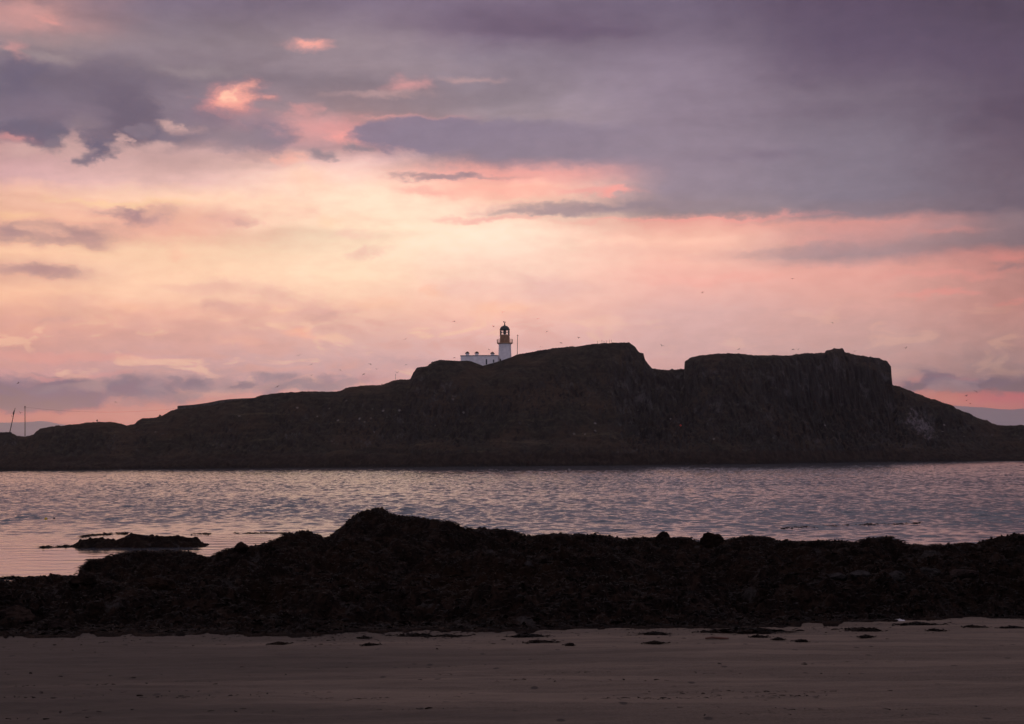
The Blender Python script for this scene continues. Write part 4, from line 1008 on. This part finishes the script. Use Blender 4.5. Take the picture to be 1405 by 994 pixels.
def build_sky():
    w = bpy.data.worlds.new('World'); scene.world = w; w.use_nodes = True
    T = NT(w.node_tree); nodes = w.node_tree.nodes
    bg = nodes['Background']
    g = T.new('ShaderNodeTexCoord').outputs['Generated']; s = T.sep(T.vmath('NORMALIZE', g))
    A = T.math('ARCTAN2', s[0], s[1]); E = T.math('ARCSINE', s[2])
    U = T.math('MULTIPLY', A, F / 100.0); V = T.math('MULTIPLY', E, F / 100.0)     # 1 unit = 100 picture px
    P = T.comb(U, V, 0)
    n1 = T.noise(T.vmath('MULTIPLY', P, (0.55, 1.25, 1)), 1.0, 4, 0.6, dims='2D').outputs[1]
    n2 = T.noise(T.vmath('MULTIPLY', P, (2.2, 4.2, 1)), 1.0, 5, 0.62, dims='2D').outputs[1]
    w1 = T.vmath('MULTIPLY', T.vmath('SUBTRACT', n1, (.5, .5, .5)), (1.2, 0.28, 0))
    w2 = T.vmath('MULTIPLY', T.vmath('SUBTRACT', n2, (.5, .5, .5)), (0.6, 0.22, 0))
    Pw = T.vmath('ADD', P, T.vmath('ADD', T.vmath('SCALE', w1), w2))
    w1s = Pw.node.inputs[1].links[0].from_node.inputs[0].links[0].from_node; w1s.inputs['Scale'].default_value = 1.0
    Pc = T.vmath('ADD', P, T.vmath('ADD', T.vmath('MULTIPLY', w1, (0.5, 0.55, 0)), T.vmath('MULTIPLY', w2, (0.9, 0.8, 0))))
    sp = T.sep(Pc); Uc, Vc = sp[0], sp[1]
    # background of the sky: colour by height in seven directions
    e0, e1 = -0.02, 0.36
    fac = T.math('DIVIDE', T.math('SUBTRACT', T.math('MULTIPLY', Vc, 100.0 / F), e0), e1 - e0, clamp=True)
    col = None; prev = None
    for x, stops in COLS.items():
        az = azel(x, 300)[0] * F / 100.0
        r = T.ramp(fac, [((azel(x, y)[1] - e0) / (e1 - e0), lin((a, b, c))) for y, a, b, c in stops])
        if col is None: col = r
        else: col = T.mix(T.mrange(Uc, prev, az, smooth=True), col, r)
        prev = az
    # mottling of the lit middle band
    band = T.math('MULTIPLY', T.mrange(V, 0.6, 1.3), T.mrange(V, 2.2, 1.7))
    band = T.math('MULTIPLY', band, T.mrange(U, 2.5, -1.0, 0.35, 1.0))
    mo = T.noise(T.vmath('MULTIPLY', P, (1.3, 3.6, 1)), 1.0, 5, 0.56, 0.4, dims='2D').outputs[0]
    col = T.mix(T.math('MULTIPLY', T.mrange(mo, 0.50, 0.66), T.math('MULTIPLY', band, 0.55)), col, lin((214, 164, 154)))
    col = T.mix(T.math('MULTIPLY', T.mrange(mo, 0.46, 0.34), T.math('MULTIPLY', band, 0.45)), col, lin((255, 202, 168)))
    # upper deck: broad lanes
    lane = T.noise(T.vmath('MULTIPLY', P, (0.34, 1.5, 1)), 1.0, 4, 0.5, 0.3, dims='2D').outputs[0]
    up = T.math('MULTIPLY', T.mrange(V, 2.2, 3.2), T.mrange(U, 0.5, 4.5, 1.0, 0.4))
    k = T.mrange(lane, 0.3, 0.7, 0.87, 1.13); sc = T.vmath('SCALE', col); T.put(sc.node.inputs['Scale'], T.math('ADD', T.math('MULTIPLY', T.math('SUBTRACT', k, 1.0), up), 1.0)); col = sc
    # overhead and behind the viewer: dusk cloud and clear sky
    sky = T.new('ShaderNodeTexSky', sky_type='NISHITA', sun_disc=False, sun_elevation=R(7), sun_rotation=R(-3.6), altitude=0, air_density=1.2, dust_density=2.0, ozone_density=1.5)
    clear = T.vmath('SCALE', sky.outputs[0]); clear.node.inputs['Scale'].default_value = 0.02
    over = T.mix(T.mrange(T.noise(T.comb(s[0], s[1], s[2]), 3.0, 4).outputs[0], 0.4, 0.62), clear, lin((160, 148, 170)))
    over = T.mix(0.7, over, lin((186, 178, 194)))
    # the sky stands behind the haze: bright enough to come through it
    path = T.math('MINIMUM', T.math('DIVIDE', HZ_TOP, T.math('MAXIMUM', s[2], 0.01)), HZ)
    tr = T.math('EXPONENT', T.math('MULTIPLY', path, -RHO))
    air = T.vmath('SCALE', HZ_S); T.put(air.node.inputs['Scale'], T.math('MULTIPLY', T.math('SUBTRACT', 1.0, tr), T.mrange(E, 0.05, 0.3, 1.0, 0.78)))
    inv = T.math('DIVIDE', 1.0, tr)
    fine = T.mrange(T.noise(T.vmath('MULTIPLY', P, (3.0, 7.0, 1)), 1.0, 5, 0.65, dims='2D').outputs[0], 0.25, 0.75, 0.96, 1.04)
    f_up = T.mrange(E, 0.33, 0.62); f_az = T.mrange(T.math('ABSOLUTE', A), 0.55, 1.7)
    rag = T.math('SUBTRACT', T.noise(T.vmath('MULTIPLY', Pw, (3.2, 5.0, 1)), 1.0, 7, 0.66, dims='2D').outputs[0], 0.5)
    spw = T.sep(Pw)
    def finish(c):
        c = T.vmath('SCALE', c); T.put(c.node.inputs['Scale'], fine)
        hs = T.new('ShaderNodeHueSaturation'); hs.inputs['Saturation'].default_value = 0.95; T.put(hs.inputs['Color'], c); c = hs.outputs[0]
        c = T.mix(f_az, T.mix(f_up, c, over), over)
        src = T.vmath('SCALE', T.vmath('SUBTRACT', c, air)); T.put(src.node.inputs['Scale'], inv)
        src = T.vmath('MAXIMUM', src, T.vmath('MULTIPLY', c, (.3, .3, .3)))
        b = T.new('ShaderNodeBackground'); T.put(b.inputs[0], src); b.inputs[1].default_value = 1.0
        return b.outputs[0]
    # single clouds, sorted into patches of sky so that each direction only works out the clouds near it
    cl = []
    for k, (x, y, rx, ry, soft, c, op) in enumerate(CLOUDS):
        a, e = azel(x, y); a *= F / 100; e *= F / 100; rg = 0.22 if soft < 0.35 else (1.15 if rx < 40 else 0.85 if rx < 3.2 * ry else 0.45); soft = soft if soft < 0.35 else min(1.0, soft + 0.1); m = 1.3 + 0.5 * rg
        cl.append((k, a, e, rx / 100, ry / 100, soft, c, (op, rg), a - m * rx / 100, a + m * rx / 100, e - m * ry / 100, e + m * ry / 100))
    def leaf(items):
        c0 = col
        for (k, a, e, rx, ry, soft, c, op, *_) in items:
            q = T.vmath('MULTIPLY_ADD', Pw, (1 / rx, 1 / ry, 0), (-a / rx, -e / ry, 0))
            m = T.mrange(T.math('MULTIPLY_ADD', rag, op[1], T.vmath('LENGTH', q)), 1.3, 1.3 * (1 - soft), 0.0, op[0])
            c0 = T.mix(m, c0, lin(c))
        return finish(c0)
    def split(items, depth):
        if len(items) <= 18 or depth >= 4: return leaf(items)
        best = None
        for ax in (0, 1):
            lo, hi = 8 + 2 * ax, 9 + 2 * ax
            for t in sorted({round(v, 3) for it in items for v in (it[lo], it[hi])}):
                L = [it for it in items if it[lo] < t]; Rr = [it for it in items if it[hi] > t]
                cost = max(len(L), len(Rr)) + 0.3 * min(len(L), len(Rr))
                if best is None or cost < best[0]: best = (cost, ax, t, L, Rr)
        _, ax, t, L, Rr = best
        if max(len(L), len(Rr)) >= len(items): return leaf(items)
        mx = T.new('ShaderNodeMixShader')
        T.put(mx.inputs[0], T.math('GREATER_THAN', spw[ax], t)); T.put(mx.inputs[1], split(L, depth + 1)); T.put(mx.inputs[2], split(Rr, depth + 1))
        return mx.outputs[0]
    T.put(nodes['World Output'].inputs['Surface'], split(cl, 0))
    nodes.remove(bg)
    w.cycles.sampling_method = 'MANUAL'; w.cycles.sample_map_resolution = 512
build_sky()

# ------------------------------------------------------------------ low sun behind the cloud
sd = bpy.data.lights.new('sun', 'SUN'); sd.energy = 0.06; sd.angle = R(60); sd.color = (1.0, 0.72, 0.55)
so = bpy.data.objects.new('sun', sd); COL.objects.link(so)
el, az = R(7), R(-3.6)
v = Vector((math.sin(az) * math.cos(el), math.cos(az) * math.cos(el), math.sin(el)))
so.rotation_euler = v.to_track_quat('Z', 'Y').to_euler(); so.location = v * 200

scene.view_settings.view_transform = 'Standard'
scene.view_settings.look = 'None'
scene.view_settings.exposure = 0.0
scene.view_settings.gamma = 1.0
scene.view_settings.use_curve_mapping = False
scene.cycles.use_denoising = True
scene.cycles.use_adaptive_sampling = True
scene.cycles.adaptive_threshold = 0.01
scene.cycles.max_bounces = 6; scene.cycles.volume_bounces = 1
scene.cycles.sample_clamp_indirect = 4.0
